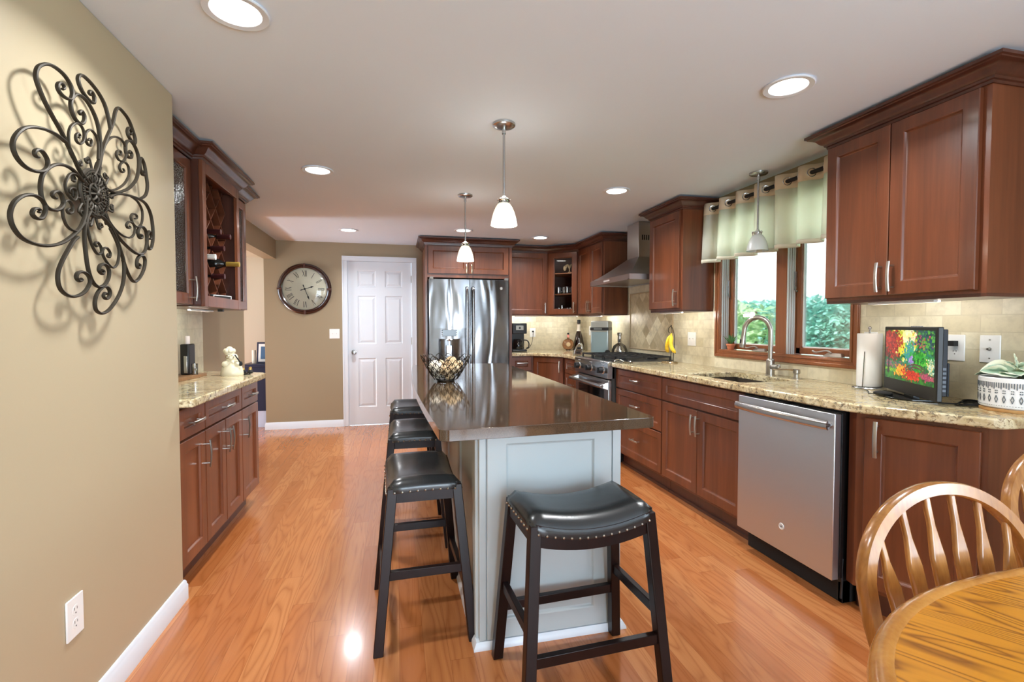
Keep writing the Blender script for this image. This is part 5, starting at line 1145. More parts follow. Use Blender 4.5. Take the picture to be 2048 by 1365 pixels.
me.from_pydata(vs, [], [(j*(GW+1)+i, j*(GW+1)+i+1, (j+1)*(GW+1)+i+1, (j+1)*(GW+1)+i) for j in range(GH) for i in range(GW)])
ca = me.color_attributes.new('picture', 'FLOAT_COLOR', 'POINT'); ca.data.foreach_set('color', cols)
t = NT('screen_glow'); at = t.n('Attribute', attribute_name='picture'); t.base((0, 0, 0, 1)); t.l(at.outputs['Color'], t.b.inputs['Emission Color']); t.set(Emission_Strength=.85, Roughness=.3); me.materials.append(t.m)
o = bpy.data.objects.new('screen_picture', me); C.objects.link(o); o.parent = r
b = MB(); k = 6
mid = Fs.P(Ls*.45, 0, -.01)
MB().prism([(mid.x+x*.13*Fs.U.x*1.2+y*.09*Fs.N.x, mid.y+x*.13*Fs.U.y*1.2+y*.09*Fs.N.y) for x, y in ((-1, -.6), (-.6, -1), (.6, -1), (1, -.6), (1, .5), (.55, 1.15), (-.55, 1.15), (-1, .5))], .915, .924).build('stand', plain('gloss_black_stand', (18, 18, 18), .1), r, bevel=.003)
MB().fbox(Fs, Ls*.38, Ls*.56, .922, .96, -.035, -.012).build('neck', 'black', r)
b = MB()
for k in range(6): b.fbox(Fs, Ls-.0305, Ls-.0290, z0+.04+k*.018, z0+.05+k*.018, -.045, -.030)
b.build('side_port', plain('port_silver', (96, 104, 116), .5), r)
b = MB()
for k in range(7): b.fbox(Fs, Ls*.5+k*.014, Ls*.5+.008+k*.014, z1, z1+.003, -.016, -.008)
b.build('top_button', plain('button_silver', (130, 130, 134), .4), r)
o = MB().tube(smooth_path([FRW.P(-1.690, 1.164, .012), FRW.P(-1.71, 1.164, .035), FRW.P(-1.76, 1.16, .05), FRW.P(-1.79, 1.10, .07), (2.36, 1.83, .96), (2.33, 1.75, .925)], 6), .003, 8).fbox(FRW, -1.700, -1.676, 1.152, 1.176, .0068, .034).build('power_cord', 'rubber', None)
tag(o, 'black power cord plugged into the outlet behind the television', 'cord')
b = MB()
for k in range(3):
    pts = [(2.30+.055*math.cos(a+k*.3)+.012*k, 1.50+.045*math.sin(a+k*.3)-.004*k, .919+.005*k+.004*math.sin(2*a)) for a in [2*PI*i/24 for i in range(24)]]; b.tube(pts, .0028, 6, closed=True)
b.tube(smooth_path([(2.19, 1.54, .925), (2.23, 1.53, .922), (2.27, 1.53, .92)], 4), .003, 6)
tag(b.build('coiled_cable', 'rubber', None), 'loose loops of black cable lying between television and planter', 'cable')
o = MB().tube(smooth_path([(2.36, 2.02, .918), (2.28, 1.93, .918), (2.22, 1.88, .92), (2.19, 1.84, .922), (2.21, 1.80, .93), (2.24, 1.78, .93)], 6), .002, 6).sphere((2.212, 1.800, .930), .022, 14, 1.3, 2.0, .5).build('cable', 'rubber', None); tag(o, 'thin black cable with a small black puck in front of the television', 'cable')
r = thing('paper_towel_holder', 'white paper towel roll on a metal stand, left of the television', 'paper towel holder', (2.432, 2.065, .914)); px_, py_ = 2.425, 2.052
MB().lathe([(0, 0), (.075, 0), (.077, .004), (.074, .009), (0, .010)], (px_, py_, .9145), 32).build('holder_base', 'steel', r)
MB().cyl((px_, py_, .924), (px_, py_, 1.23), .005).sphere((px_, py_, 1.232), .009, 10).tube([(px_-.066, py_-.02, .92), (px_-.055, py_-.02, 1.11)], .002, 6).build('holder_rod', 'steel', r)
o = MB().lathe([(.018, 0), (.054, 0), (.055, .003), (.055, .275), (.054, .278), (.018, .278), (.018, 0)], (px_, py_, .926), 40).build('paper_towel_roll', plain('paper_white', (244, 244, 242), .85), None); tag(o, 'white paper towel roll standing beside the left edge of the television', 'paper towel roll')
# planter
pc = Vector((2.352, 1.378, .914)); pr = .112
o = MB().lathe([(0, 0), (.108, 0), (.110, .003), (.110, .012), (0, .012)], pc, 40).build('wood_saucer', wood('light_wood', (206, 160, 104), (172, 122, 70), .5, .1), None); tag(o, 'round light wood saucer under the white patterned planter', 'saucer')
r = thing('planter', 'round white planter with cut-out slots and diamonds on the right counter', 'planter', pc)
pot = MB().lathe([(0, .013), (.104, .013), (.110, .018), (.112, .128), (.109, .131), (.105, .128), (.103, .03), (0, .03)], pc, 48).build('pot', 'white', r)
MB().lathe([(0, .112), (.1045, .112)], pc, 36).build('soil', plain('soil', (48, 36, 28), .9), r)
b = MB(); gr = plain('cutout_grey', (96, 104, 110), .6)
def onpot(a, z, off=.0008): rr = .1105+.0015*(z/.13)+off; return pc+Vector((rr*math.cos(a), rr*math.sin(a), z))
def seg_(a0, z0_, a1, z1_, w_):
    p, q = onpot(a0, z0_), onpot(a1, z1_); am = (a0+a1)/2; b.bar(p, q, w_, .0012, up=(math.cos(am), math.sin(am), 0))
for i in range(96): a = 2*PI*i/96; seg_(a, .096-.004*(i % 3), a, .113, .0028)
for i in range(30):
    a = 2*PI*i/30; d_ = .040
    for (da, z_), (db, z2_) in (((-d_, .050), (0, .064)), ((0, .064), (d_, .050)), ((d_, .050), (0, .036)), ((0, .036), (-d_, .050))): seg_(a+da, z_, a+db, z2_, .0022)
    for da, dz in ((-.03, .004), (.03, .004), (-.03, -.004), (.03, -.004)): seg_(a+da*.5, .078+dz*1.6, a+da*1.1, .078+dz*.6, .003)
    for q in range(3): seg_(a+q*.07, .025, a+q*.07+.03, .025, .0016)
b.build('cutout_pattern', gr, r)
t = NT('variegated_leaf'); uvx = t.n('TexCoord'); n_ = t.noise(t.coord(), 24, 3, .5, .6); at = t.n('Attribute', attribute_name='edge')
t.base(t.mix(t.ramp(t.math('ADD', at.outputs['Fac'], t.math('MULTIPLY', t.math('SUBTRACT', n_, .5), .8)), [(.42, (0, 0, 0, 1)), (.62, (1, 1, 1, 1))]), lin((150, 176, 150)), lin((232, 236, 208)))); t.set(Roughness=.45); m['leafv'] = t.m
def leaf(base, dirv, L, W, droop, roll, name='leaf', parent=None, mat='leafv', nu=14, nv=8, cup=.18):
    base = Vector(base); d = Vector(dirv).normalized(); side = d.cross(Vector((0, 0, 1))).normalized(); up = side.cross(d)
    side, up = side*math.cos(roll)+up*math.sin(roll), up*math.cos(roll)-side*math.sin(roll)
    off = rootloc(parent); vs = []; ed = []
    for i in range(nu+1):
        t_ = i/nu; w_ = W*(math.sin(PI*min(1, t_**.75))**.8)*(1-.15*t_)+.0006; c_ = base+d*L*t_+Vector((0, 0, -droop*L*t_*t_))
        for j in range(nv+1):
            s = -1+2*j/nv; p = c_+side*s*w_+up*(cup*w_*s*s+.0015*math.sin(t_*20+j)); vs.append(tuple(p-off)); ed.append(max(abs(s)**1.5, (t_-.7)*2))
    me = bpy.data.meshes.new(name); N = nv+1; me.from_pydata(vs, [], [(i*N+j, (i+1)*N+j, (i+1)*N+j+1, i*N+j+1) for i in range(nu) for j in range(nv)])
    at_ = me.attributes.new('edge', 'FLOAT', 'POINT'); at_.data.foreach_set('value', ed); me.materials.append(m[mat] if isinstance(mat, str) else mat); me.shade_smooth()
    o = bpy.data.objects.new(name, me); C.objects.link(o); o.parent = parent; s_ = o.modifiers.new('solid', 'SOLIDIFY'); s_.thickness = .0012; return o
r = thing('leafy_plant', 'variegated cream and green plant growing in the white planter', 'plant', pc+Vector((0, 0, .112)))
pt = pc+Vector((0, 0, .115))
for (dx, dy, dz, L, W, dr, ro, bx, by, bz) in ((-.75, .55, .30, .125, .042, .28, .5, 0, 0, .03), (-.55, -.40, .35, .10, .036, .5, -.3, .0, 0, .03), (-.1, -.75, .40, .13, .040, .9, .1, .01, -.01, .03), (.6, -.6, .3, .13, .04, .8, 0, .02, 0, .03), (.3, .5, .5, .10, .036, .4, 0, .01, .02, .03),
                                               (-.15, .1, 1, .055, .012, 0, .6, -.01, .0, .055), (-.35, .35, .5, .05, .016, .2, .3, -.01, 0, .05), (.35, -.2, .45, .055, .018, .3, 0, 0, 0, .05), (.8, .2, .3, .12, .04, .8, 0, .02, .01, .03), (-.5, .75, .25, .10, .038, .35, -.4, -.02, .02, .025)):
    leaf(pt+Vector((bx, by, bz)), (dx, dy, dz), L*.98, W*1.65, dr, ro, 'leaf', r)
MB().tube([pt+Vector((0, 0, -.004)), pt+Vector((0, 0, .03)), pt+Vector((-.01, 0, .06))], .003, 8).build('stem', plain('stem_green', (140, 160, 110), .5), r)
# ------------------------------------------------------------ succulent on window sill
sc_ = Vector((2.533, 3.285, iz0))
o = MB().lathe([(0, 0), (.022, 0), (.030, .034), (.034, .034), (.034, .046), (.029, .046), (.028, .036), (0, .036)], sc_+Vector((0, 0, .0005)), 24).build('flower_pot', plain('terracotta', (190, 112, 76), .75), None); tag(o, 'tiny terracotta pot on the window sill', 'flower pot')
r = thing('succulent', 'small spiky green succulent in the terracotta pot on the window sill', 'plant', sc_+Vector((0, 0, .03)))
gm = leafmat('succulent_green', (60, 118, 66), (120, 168, 96))
for k in range(16):
    a = 2*PI*k/16*1.618*2; tl_ = .2+.8*(k/16); leaf(sc_+Vector((0, 0, .038)), (math.cos(a)*tl_, math.sin(a)*tl_, 1.0), .088-.014*(k % 3), .009, .0, 0, 'leaf', r, gm, 8, 4, .5)
# ------------------------------------------------------------ banana stand
bc = Vector((2.345, 3.85, .914)); r = thing('banana_stand', 'wire banana hanger standing on the counter beside the range', 'banana stand', bc)
b = MB().tube([bc+Vector((.062*math.cos(a), .085*math.sin(a), .005)) for a in [2*PI*i/36 for i in range(36)]], .004, 8, closed=True)
b.tube(smooth_path([bc+Vector((-.06, 0, .005)), bc+Vector((0, 0, .006)), bc+Vector((.06, 0, .005))], 4), .003, 6); b.build('stand_base', 'brass', r)
b = MB()
for s in (-1, 1): b.tube(smooth_path([bc+Vector((.02, s*.03, .007)), bc+Vector((.035, s*.018, .14)), bc+Vector((.035, s*.022, .22)), bc+Vector((.03, s*.010, .29)), bc+Vector((.015, 0, .326))], 5), .0026, 8)
b.tube(smooth_path([bc+Vector((.015, 0, .326)), bc+Vector((-.008, 0, .31)), bc+Vector((-.012, 0, .28)), bc+Vector((.0, 0, .265))], 5), .003, 8).sphere(bc+Vector((.015, 0, .330)), .006, 10); b.build('hanger', 'wire', r)
ym = NT('banana_skin'); n_ = ym.noise(ym.coord((20, 20, 60)), 1, 3); ym.base(ym.ramp(n_, [(.3, lin((226, 182, 34))), (.7, lin((248, 214, 62)))])); ym.set(Roughness=.45); m['banana'] = ym.m
for s, lab in ((-1, 'right'), (1, 'left')):
    top = bc+Vector((.014, s*.004-.006, .262)); pts = [top, top+Vector((-.004, s*.006, -.018)), top+Vector((-.012, s*.016, -.045)), top+Vector((-.022, s*.026, -.09)), top+Vector((-.016, s*.040, -.135)), top+Vector((.002, s*.052, -.165)), top+Vector((.006, s*.055, -.172))]
    ps = smooth_path(pts, 4); n = len(ps)
    rr = [.0045 if k < 3 else .0045+.0125*min(1, (k-3)/5) if k < n-6 else .017*max(.22, (n-1-k)/6) for k in range(n)]
    rb = thing('banana', lab+'-hand ripe banana of the pair hanging on the wire stand', 'banana', top, 'bananas on the stand')
    MB().tube(ps, rr, 6).build('banana_peel', 'banana', rb, smooth=50); MB().sphere(ps[-1], .0042, 8).build('banana_tip', 'rubber', rb)
# spoon rest by the range
r = thing('spoon_rest', 'shiny metal spoon rest with handle lying beside the cooktop grates', 'spoon rest', (2.0, 3.93, .914))
MB().lathe([(0, .004), (.03, .005), (.040, .014), (.042, .014), (.033, .001), (0, .0)], (1.975, 3.915, .9145), 28, sy=1.4).tube(smooth_path([(1.955, 3.94, .926), (1.925, 3.965, .940), (1.895, 3.985, .938), (1.882, 3.99, .922), (1.90, 3.995, .918), (1.93, 3.98, .93)], 5), .0055, 8).build('spoon_bowl', 'chrome', r)
# ------------------------------------------------------------ back counter things
r = thing('coffee_maker', 'black drip coffee maker beside the refrigerator on the back counter', 'coffee maker', (1.52, 6.02, .914)); x0, x1, y0, y1 = 1.415, 1.605, 5.93, 6.16
MB().box(x0, x1, y0, y1, .914, .940).box(x0, x1, y0+.15, y1, .940, 1.17).box(x0, x1, y0+.01, y1, 1.14, 1.275).build('housing', 'black', r, bevel=.008)
MB().fbox(FR((0, y0+.01, 0), (1, 0, 0)), x0+.045, x1-.045, 1.185, 1.245, 0, .004).build('control_face', plain('silver_panel', (170, 168, 160), .25, .7), r, bevel=.002)
MB().cyl((1.51, y0+.005, 1.215), (1.51, y0+.011, 1.215), .014).build('dial', 'black', r)
MB().lathe([(0, .001), (.058, .001), (.066, .03), (.066, .07), (.052, .11), (.046, .125), (.05, .13), (0, .131)], (1.505, y0+.075, .941), 28).build('carafe', plain('dark_carafe_glass', (24, 22, 22), .06), r)
MB().tube(smooth_path([(1.565, y0+.05, 1.06), (1.61, y0+.035, 1.055), (1.635, y0+.03, 1.02), (1.63, y0+.03, .97), (1.60, y0+.035, .955)], 5), .0075, 8).build('carafe_handle', 'black', r)
o = MB().tube(smooth_path([FBT.P(1.775, 1.165, .012), FBT.P(1.775, 1.155, .03), (1.765, 6.235, 1.08), (1.735, 6.20, 1.0), (1.68, 6.17, .94), (1.60, 6.15, .93)], 6), .0032, 8).cyl(FBT.P(1.775, 1.165, .006), FBT.P(1.775, 1.165, .03), .011).build('power_cord', 'rubber', None); tag(o, 'black cord running from the coffee maker up to the back outlet', 'cord')
r = thing('liquor_bottle', 'round flat amber liquor bottle with pink neck on the back corner counter', 'bottle', (2.215, 6.10, .914)); q = Vector((2.215, 6.10, .994))
MB().lathe([(0, -.026), (.05, -.026), (.070, -.018), (.078, 0), (.070, .018), (.05, .026), (0, .026)], q, 32, (-.25, -1, 0)).cyl(q+Vector((0, 0, .066)), q+Vector((0, 0, .095)), .018, .015).cyl(q+Vector((0, 0, -.079)), q+Vector((0, 0, -.07)), .03).build('bottle_glass', 'amber', r)
MB().lathe([(0, .002), (.026, .002), (.028, 0), (0, -.002)], q+Vector((-.006, -.028, 0)), 24, (-.25, -1, 0)).build('label_disc', plain('label_cream', (220, 196, 150), .5), r)
MB().cyl(q+Vector((0, 0, .092)), q+Vector((0, 0, .130)), .0165, .0155).build('neck_wrap', plain('pink_wrap', (214, 140, 128), .5), r); MB().cyl(q+Vector((0, 0, .130)), q+Vector((0, 0, .155)), .014).build('cork', 'rubber', r)
r = thing('liquor_bottle', 'tall dark brown conical bottle with white neck label in the back corner', 'bottle', (2.37, 6.12, .914)); q = Vector((2.372, 6.12, .915))
MB().lathe([(0, 0), (.072, 0), (.076, .008), (.070, .08), (.046, .20), (.026, .26), (.020, .30), (.019, .36)], q, 28).build('bottle_glass', 'brownglass', r)
MB().lathe([(0, .004), (.068, .004), (.066, .09), (.050, .17), (0, .17)], q, 24).build('liquid', plain('dark_liquor', (64, 30, 18), .2), r)
MB().lathe([(.0275, .255), (.022, .29), (.0208, .345)], q, 24).build('neck_label', plain('white_paper', (232, 226, 214), .6), r); MB().lathe([(.020, .358), (.023, .36), (.023, .405), (.018, .408), (0, .408)], q, 20).build('stopper', 'rubber', r)
# glass bell bottle
r = thing('glass_decanter', 'clear bell-shaped glass decanter with metal neck behind the range top', 'decanter', (2.392, 4.935, .914)); q = Vector((2.392, 4.935, .915))
MB().lathe([(0, 0), (.084, 0), (.088, .01), (.086, .06), (.068, .105), (.040, .128), (.022, .136), (.018, .15)], q, 36).build('bottle_glass', 'drinkglass', r)
MB().lathe([(.019, .145), (.021, .148), (.021, .20), (.019, .215), (.026, .222), (.027, .245), (.020, .252), (0, .253)], q, 24).build('metal_neck', 'chrome', r)
MB().lathe([(0, .004), (.030, .004), (.034, .05), (.026, .10), (0, .115)], q, 24).build('inner_core', 'chrome', r)
# upright toaster oven
U_ = Vector((.8, -.6, 0)).normalized(); Fo = FR((2.08, 5.015, 0), U_)
r = thing('toaster_oven', 'silver flip-up toaster oven standing on end left of the range', 'toaster oven', (2.2, 5.03, .914))
MB().fbox(Fo, 0, .20, .922, 1.295, -.20, 0).build('oven_housing', plain('oven_silver', (176, 178, 172), .3, .6), r, bevel=.014, seg=3)
MB().fbox(Fo, .012, .188, .95, 1.175, 0, .004).build('oven_door', plain('pale_blue_glass', (148, 170, 176), .12, .4), r, bevel=.002)
MB().fbox(Fo, -.002, .202, 1.19, 1.225, 0, .010).build('control_bar', 'black', r, bevel=.006); MB().fbox(Fo, .04, .13, 1.197, 1.218, .010, .012).build('display', plain('lcd_grey', (110, 116, 112), .3), r)
Fo2 = FR(Fo.P(.20, 0, 0), -Fo.N)
MB().fbox(Fo2, .02, .17, 1.19, 1.225, 0, .004).build('side_bar', 'black', r, bevel=.004); b = MB()
for k in range(14): b.fbox(Fo2, .004, .03, .96+k*.015, .966+k*.015, 0, .003)
b.build('vent_slots', plain('vent_white', (220, 224, 220), .4), r); MB().cyl(Fo.P(.195, .955, .0), Fo.P(.195, .955, .03), .026).build('dial', 'black', r)
r = thing('toaster', 'small chrome toaster partly hidden behind the range, left of the silver oven', 'toaster', (1.98, 5.08, .914))
Ft = FR((1.93, 5.10, 0), (.8, -.6, 0))
MB().fprism(Ft, [(0, .914), (.10, .914), (.10, 1.0), (.095, 1.03), (.075, 1.055), (.05, 1.05), (.015, 1.0), (0, .94)], 0, .045).build('toaster_shell', 'chrome', r, bevel=.008)
MB().fbox(Ft, .03, .075, .935, .96, .045, .048).fbox(Ft, .04, .08, .985, 1.005, .045, .048).build('toaster_controls', 'black', r)
# glasses in the corner cabinet
def at_g(u, d_): return Fg.P(u, 0, -d_)
k = 0
for z, items in ((1.6505, [(.13, .06, 'mug'), (.19, .10, 'mug'), (.25, .05, 'mug'), (.31, .09, 'mug')]), (1.3925, [(.13, .07, 'tumbler'), (.18, .05, 'tall'), (.24, .08, 'tumbler'), (.29, .05, 'tumbler'), (.33, .09, 'tall')])):
    for u, d_, kd in items:
        p = at_g(u, d_); h = {'mug': .085, 'tumbler': .075, 'tall': .105}[kd]; rad = .031 if kd != 'tall' else .024
        rr = thing('drinking_glass', '', 'glass', (p.x, p.y, z), 'glasses in the corner cabinet')
        MB().lathe([(0, 0), (rad*.85, 0), (rad, h*.3), (rad, h), (rad-.002, h), (rad-.003, .008), (0, .006)], (p.x, p.y, z), 20).build('glass_body', 'drinkglass', rr)
        if kd == 'mug': MB().tube(smooth_path([(p.x+rad, p.y-.005, z+h*.8), (p.x+rad+.02, p.y-.01, z+h*.6), (p.x+rad, p.y-.005, z+h*.25)], 4), .004, 6).build('glass_handle', 'drinkglass', rr)
        pos = {'mug': ('glass mug', 'middle shelf'), 'tumbler': ('short glass tumbler', 'bottom'), 'tall': ('taller clear glass', 'bottom')}[kd]
        side = 'far left' if u < .15 else 'left of centre' if u < .215 else 'centre' if u < .27 else 'right' if u < .32 else 'far right'
        rr['label'] = f'{pos[0]} at the {side} of the {pos[1]} of the corner cabinet'
p = at_g(.27, .08); r = thing('figurine_ornament', 'cream and gold swirling ornament on the top shelf of the corner cabinet', 'ornament', (p.x, p.y, 1.9145)); q = Vector((p.x, p.y, 1.9145))
b = MB().lathe([(0, 0), (.025, 0), (.02, .006), (.006, .02), (.006, .07), (.012, .08), (0, .085)], q, 16)
for a in range(5):
    A_ = a*1.25; b.tube(smooth_path([q+Vector((0, 0, .05)), q+Vector((.03*math.cos(A_), .03*math.sin(A_), .10)), q+Vector((.055*math.cos(A_), .05*math.sin(A_), .09)), q+Vector((.06*math.cos(A_), .055*math.sin(A_), .06))], 4), .006, 8)
b.sphere(q+Vector((-.05, .03, .06)), .022, 12, 1, 1, 1.5).sphere(q+Vector((.045, -.02, .13)), .022, 12); b.build('ornament_body', plain('cream_gold', (222, 196, 150), .3, .2), r)
# ------------------------------------------------------------ left counter things
q = Vector((-1.07, 3.57, .914)); r = thing('chef_figurine', 'cream ceramic chef figurine with glasses and spoon on the left counter', 'figurine', q)
cer = plain('cream_ceramic', (232, 222, 192), .22)
MB().lathe([(0, 0), (.066, 0), (.070, .01), (.066, .03), (.062, .05), (.052, .075), (.040, .092), (.033, .098), (.036, .108), (.038, .122), (.032, .138), (.02, .146), (0, .148)], q, 30, sy=.85).sphere(q+Vector((-.028, -.030, .078)), .026, 14, 1, .8, .9).sphere(q+Vector((.038, -.022, .082)), .022, 14).sphere(q+Vector((.006, -.040, .118)), .014, 12).build('figurine_body', cer, r, smooth=60)
b = MB().lathe([(.028, .138), (.030, .150), (.029, .156)], q+Vector((-.012, 0, 0)), 20)
for k in range(6): a = k*PI/3; b.sphere(q+Vector((-.014+.020*math.cos(a), .018*math.sin(a), .164)), .019, 12)
b.sphere(q+Vector((-.014, 0, .174)), .022, 12); b.build('chef_hat', cer, r, smooth=60)
b = MB()
for s in (-1, 1): b.tube([q+Vector((.0+s*.014, -.042, .126))+Vector((.010*math.cos(a), -.002, .010*math.sin(a))) for a in [2*PI*i/16 for i in range(16)]], .002, 6, closed=True)
b.build('eyeglasses', 'brass', r); MB().tube([q+Vector((.060, -.03, .085)), q+Vector((.045, -.04, .115)), q+Vector((.030, -.042, .140))], .004, 8).sphere(q+Vector((.060, -.03, .080)), .013, 10, 1, .6, 1.3).build('spoon', 'rubber', r)
q = Vector((-.985, 3.62, .914)); r = thing('shaker_caddy', 'dark caddy with two gold-topped shakers, right of the chef figurine', 'shaker set', q)
MB().lathe([(0, 0), (.020, 0), (.022, .012), (.016, .014), (0, .014)], q+Vector((-.02, 0, .0005)), 18, sx=1.6).tube(smooth_path([q+Vector((-.06, 0, .006)), q+Vector((-.08, .01, .012)), q+Vector((-.055, .02, .018)), q+Vector((-.03, .01, .01))], 4), .004, 8).build('caddy_tray', 'black', r)
for dx, h in ((-.032, .040), (.012, .046)):
    MB().lathe([(0, .001), (.015, .001), (.018, .012), (.012, .026), (0, .028)], q+Vector((dx, 0, .006)), 18).build('shaker', 'black', r); MB().lathe([(.011, .024), (.010, h-.006), (.006, h), (0, h+.001)], q+Vector((dx, 0, .006)), 14).build('shaker_top', plain('brassy', (190, 160, 96), .25, .8), r)
o = MB().prism(rounded([(-1.375, 3.20), (-1.255, 3.20), (-1.225, 3.60), (-1.375, 3.60)], .02), .9145, .934).build('wood_tray', wood('tray_wood', (150, 112, 74), (112, 80, 50), .5, .1), None, bevel=.003); tag(o, 'flat wooden board under the black device at the tan wall end', 'tray')
q = Vector((-1.305, 3.50, .935)); r = thing('beverage_maker', 'slim black and silver countertop device standing on the wooden board', 'appliance', q)
MB().box(q.x-.026, q.x+.026, q.y-.05, q.y+.05, q.z, q.z+.195).build('device_body', 'black', r, bevel=.008); MB().box(q.x-.004, q.x+.016, q.y-.054, q.y-.049, q.z+.01, q.z+.12).build('silver_front', 'steel', r, bevel=.003); MB().cyl((q.x, q.y, q.z+.195), (q.x, q.y, q.z+.245), .015).build('white_top', plain('pinkish_white', (226, 216, 214), .4), r)
q = Vector((-1.255, 3.47, .935)); r = thing('glass_jar', 'small open glass jar with dark contents next to the slim black device', 'jar', q)
MB().lathe([(0, 0), (.016, 0), (.017, .004), (.017, .07), (.0155, .07), (.0155, .006), (0, .006)], q, 20).build('jar_glass', 'drinkglass', r); MB().lathe([(0, .007), (.0145, .007), (.0145, .045), (0, .046)], q, 18).build('dark_contents', plain('coffee_dark', (36, 24, 20), .6), r)
# ------------------------------------------------------------ hall furniture
r = thing('navy_cabinet', 'navy blue cabinet with white base in the hall beyond the doorway', 'cabinet', (-1.4, 6.65, 0))
MB().box(-1.80, -1.15, 6.46, 6.86, .20, .745).build('cabinet_body', 'navy', r, bevel=.003); MB().box(-1.83, -1.12, 6.44, 6.88, .745, .775).build('cabinet_top', 'navy', r, bevel=.004); MB().box(-1.79, -1.16, 6.47, 6.85, 0, .20).build('plinth', plain('pale_blue_base', (206, 216, 240), .5), r)
Fp = FR((-1.70, 6.58, 0), (1, -.15, 0)); r = thing('picture_frame', 'navy tabletop picture frame leaning on the hall cabinet', 'picture frame', (-1.62, 6.58, .775))
def tilt(b, z0, k): b.v = [v+Vector((0, (v.z-z0)*k, 0)) for v in b.v]; return b
tilt(MB().fbox(Fp, 0, .20, .776, 1.04, -.018, 0), .776, .18).build('frame', 'navy', r, bevel=.002); tilt(MB().fbox(Fp, .022, .178, .798, 1.018, 0, .002), .776, .18).build('mat_board', 'white', r)
tilt(MB().fbox(Fp, .050, .150, .83, .985, .002, .003), .776, .18).build('photo', plain('photo_blue', (70, 104, 140), .4), r)
o = MB().lathe([(0, 0), (.024, 0), (.024, .165), (.018, .168), (0, .166)], (-1.735, 6.62, .7755), 20).build('candle', plain('candle_wax', (234, 228, 212), .6), None); tag(o, 'white pillar candle beside the picture frame on the navy cabinet', 'candle')
# ------------------------------------------------------------ oak table and chairs
TC = Vector((1.25, .10, 0)); ta, tb, ex = .75, .62, 2/2.5
def oval(a, b_, n=72): return [(TC.x+a*math.copysign(abs(math.cos(t_))**ex, math.cos(t_)), TC.y+b_*math.copysign(abs(math.sin(t_))**ex, math.sin(t_))) for t_ in [2*PI*i/n for i in range(n)]]
r = thing('dining_table', 'rounded honey oak dining table in the right foreground', 'table', TC)
t = NT('oak_table_top'); a_ = -math.atan2(.125, .083); v = t.coord((1, 1, 1), rot=(0, 0, a_*-1)); sp = t.n('SeparateXYZ'); t.l(v, sp.inputs[0])
cb = t.n('CombineXYZ'); t.l(t.math('MULTIPLY', sp.outputs[0], 1.3), cb.inputs[0]); t.l(t.math('MULTIPLY', sp.outputs[1], 9), cb.inputs[1])
big = t.noise(cb.outputs[0], 1, 2, .45, .5); rings = t.math('ABSOLUTE', t.math('SINE', t.math('MULTIPLY', big, 75)))
cb2 = t.n('CombineXYZ'); t.l(t.math('MULTIPLY', sp.outputs[0], 14), cb2.inputs[0]); t.l(t.math('MULTIPLY', sp.outputs[1], 330), cb2.inputs[1]); fine = t.noise(cb2.outputs[0], 1, 3, .6)
c_ = t.mix(t.math('POWER', t.math('SUBTRACT', 1, rings), 1.5), lin((206, 138, 36)), lin((112, 62, 12))); t.base(t.mix(t.math('MULTIPLY', fine, .5), c_, lin((178, 112, 42)))); t.set(Roughness=.28, Coat_Weight=.3, Coat_Roughness=.1); t.bump(fine, .05, .001)
MB().prism(oval(ta-.030, tb-.030), .722, .7505).build('table_top', t.m, r, smooth=0)
inn, outr = oval(ta-.0305, tb-.0305), oval(ta, tb); b = MB(); n = len(inn); pr_ = [(0, .722), (0, .7505), (.25, .7535), (.6, .7530), (.86, .748), (.98, .738), (1.0, .728), (.96, .716), (.80, .710), (0, .710)]
vs = [(inn[i][0]+(outr[i][0]-inn[i][0])*f, inn[i][1]+(outr[i][1]-inn[i][1])*f, z) for i in range(n) for f, z in pr_]; K = len(pr_)
b.add(vs, [(i*K+k, i*K+(k+1) % K, ((i+1) % n)*K+(k+1) % K, ((i+1) % n)*K+k) for i in range(n) for k in range(K)]); b.build('table_edge', wood('oak_edge', (204, 146, 74), (160, 102, 44), .22, .5, (6, 6, 6), (80, 80, 80)), r, smooth=60)
MB().lathe([(0, .05), (.10, .05), (.11, .09), (.06, .14), (.055, .25), (.085, .34), (.06, .48), (.05, .6), (.12, .70), (.12, .722), (0, .722)], TC, 28).build('pedestal', 'oak', r)
for k in range(4):
    a = PI/4+k*PI/2; b = MB(); b.tube(smooth_path([TC+Vector((.05*math.cos(a), .05*math.sin(a), .14)), TC+Vector((.2*math.cos(a), .2*math.sin(a), .12)), TC+Vector((.38*math.cos(a), .38*math.sin(a), .03))], 4), .028, 8).build('foot', 'oak', r)
MB().prism(oval(ta-.16, tb-.16), .66, .722, [oval(ta-.18, tb-.18)[::-1]]).build('table_apron', 'oak', r)
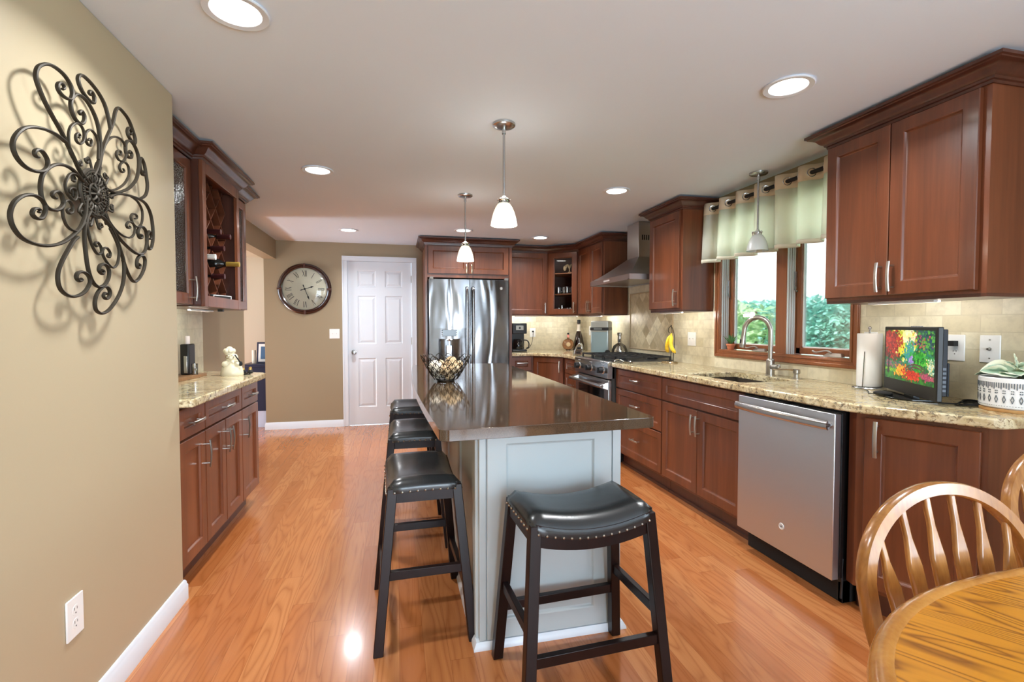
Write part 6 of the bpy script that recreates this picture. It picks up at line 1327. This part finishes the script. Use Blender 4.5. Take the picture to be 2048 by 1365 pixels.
def make_chair():
    """bow back arrow-slat chair; local: faces -Y, back at y=0"""
    r = thing('dining_chair', '', 'chair', (0, 0, 0)); back = lambda z: .10*(z-.45)/.45; W = .226; ZT = .888
    hoop = []
    for k in range(41):
        t_ = k/40; a = PI*t_
        x = -W*math.cos(a)
        z = .70+(ZT-.70)*math.sin(a); hoop.append(Vector((x, back(z), z)))
    L_ = [Vector((-W*.80, back(.46), .455)), Vector((-W*.91, back(.55), .55)), Vector((-W*.99, back(.64), .64))]
    path = L_+hoop[1:-1]+[Vector((-p.x, p.y, p.z)) for p in reversed(L_)]
    b = MB(); P_ = smooth_path(path, 3); n = len(P_); vs = []; fs = []
    for i, p in enumerate(P_):
        d = (P_[min(i+1, n-1)]-P_[max(i-1, 0)]).normalized(); nn_ = Vector((0, 1, -.2)).normalized(); nn_ = (nn_-d*d.dot(nn_)).normalized(); o_ = d.cross(nn_)
        for s, t_ in ((-.8, -1), (.8, -1), (1, -.6), (1, .6), (.8, 1), (-.8, 1), (-1, .6), (-1, -.6)): vs.append(p+o_*s*.0145+nn_*t_*.0135)
    for i in range(n-1):
        for k in range(8): k2 = (k+1) % 8; fs.append((i*8+k, i*8+k2, (i+1)*8+k2, (i+1)*8+k))
    fs += [tuple(range(7, -1, -1)), tuple((n-1)*8+k for k in range(8))]; b.add(vs, fs).build('back_hoop', 'oak', r, smooth=50)
    def ztop(x): x = min(abs(x)/W, .98); return .70+(ZT-.70)*math.sin(math.acos(x))
    for k in range(6):
        xb = (-.5+k/5)*.250; xt = (-.5+k/5)*.350; zt = ztop(xt)-.010; b = MB(); vs = []; fs = []; n = 14
        for i in range(n+1):
            t_ = i/n; z = .455+(zt-.455)*t_; x = xb+(xt-xb)*t_; q0_ = max(0, min(1, (.86-t_)/.15)); w_ = .0078+.0095*q0_*q0_*(3-2*q0_)-.004*max(0, .6-t_)/.6
            th = .006
            for sx, sy in ((-1, -1), (1, -1), (1, 1), (-1, 1)): vs.append((x+sx*w_, back(z)+sy*th, z))
        for i in range(n):
            for q_ in range(4): q2_ = (q_+1) % 4; fs.append((i*4+q_, i*4+q2_, (i+1)*4+q2_, (i+1)*4+q_))
        fs += [(3, 2, 1, 0), tuple(n*4+q_ for q_ in range(4))]; b.add(vs, fs).build('back_slat', 'oak', r, bevel=.004, smooth=40)
    seat = []
    for k in range(40): a = 2*PI*k/40; seat.append((.225*math.copysign(abs(math.cos(a))**.75, math.cos(a))*(1 if math.sin(a) < 0 else .93), -.19+.215*math.copysign(abs(math.sin(a))**.8, math.sin(a))))
    MB().prism(seat, .425, .458).build('seat', 'oak', r, bevel=.010, seg=3)
    for sx in (-1, 1):
        for y0, y1 in ((-.33, -.37), (-.06, .03)):
            p0, p1 = Vector((sx*.165, y0, .428)), Vector((sx*.205, y1, 0)); d = p1-p0; L = d.length
            MB().lathe([(0, 0), (.013, 0), (.016, L*.15), (.020, L*.35), (.014, L*.45), (.019, L*.5), (.019, L*.7), (.013, L*.85), (.012, L), (0, L)], p0, 14, d).build('leg', 'oak', r)
        MB().tube([(sx*.185, -.35, .20), (sx*.187, -.16, .20), (sx*.183, -.005, .20)], [.009, .013, .009], 10).build('stretcher', 'oak', r)
    MB().tube([(-.187, -.17, .20), (0, -.17, .20), (.187, -.17, .20)], [.009, .013, .009], 10).build('stretcher', 'oak', r)
    return r
ch = make_chair()
for k, (x, y, a, lab) in enumerate([(1.150, .715, math.radians(-1), 'honey oak bow-back chair pushed against the near table edge, hoop fully seen'), (1.915, .915, math.radians(-8), 'honey oak bow-back chair at the right picture edge, only its hoop side seen')]):
    o = ch if k == 0 else copy_tree(ch); o.location = (x, y, 0); o.rotation_euler = (0, 0, a); o['label'] = lab; o['group'] = 'oak dining chairs'
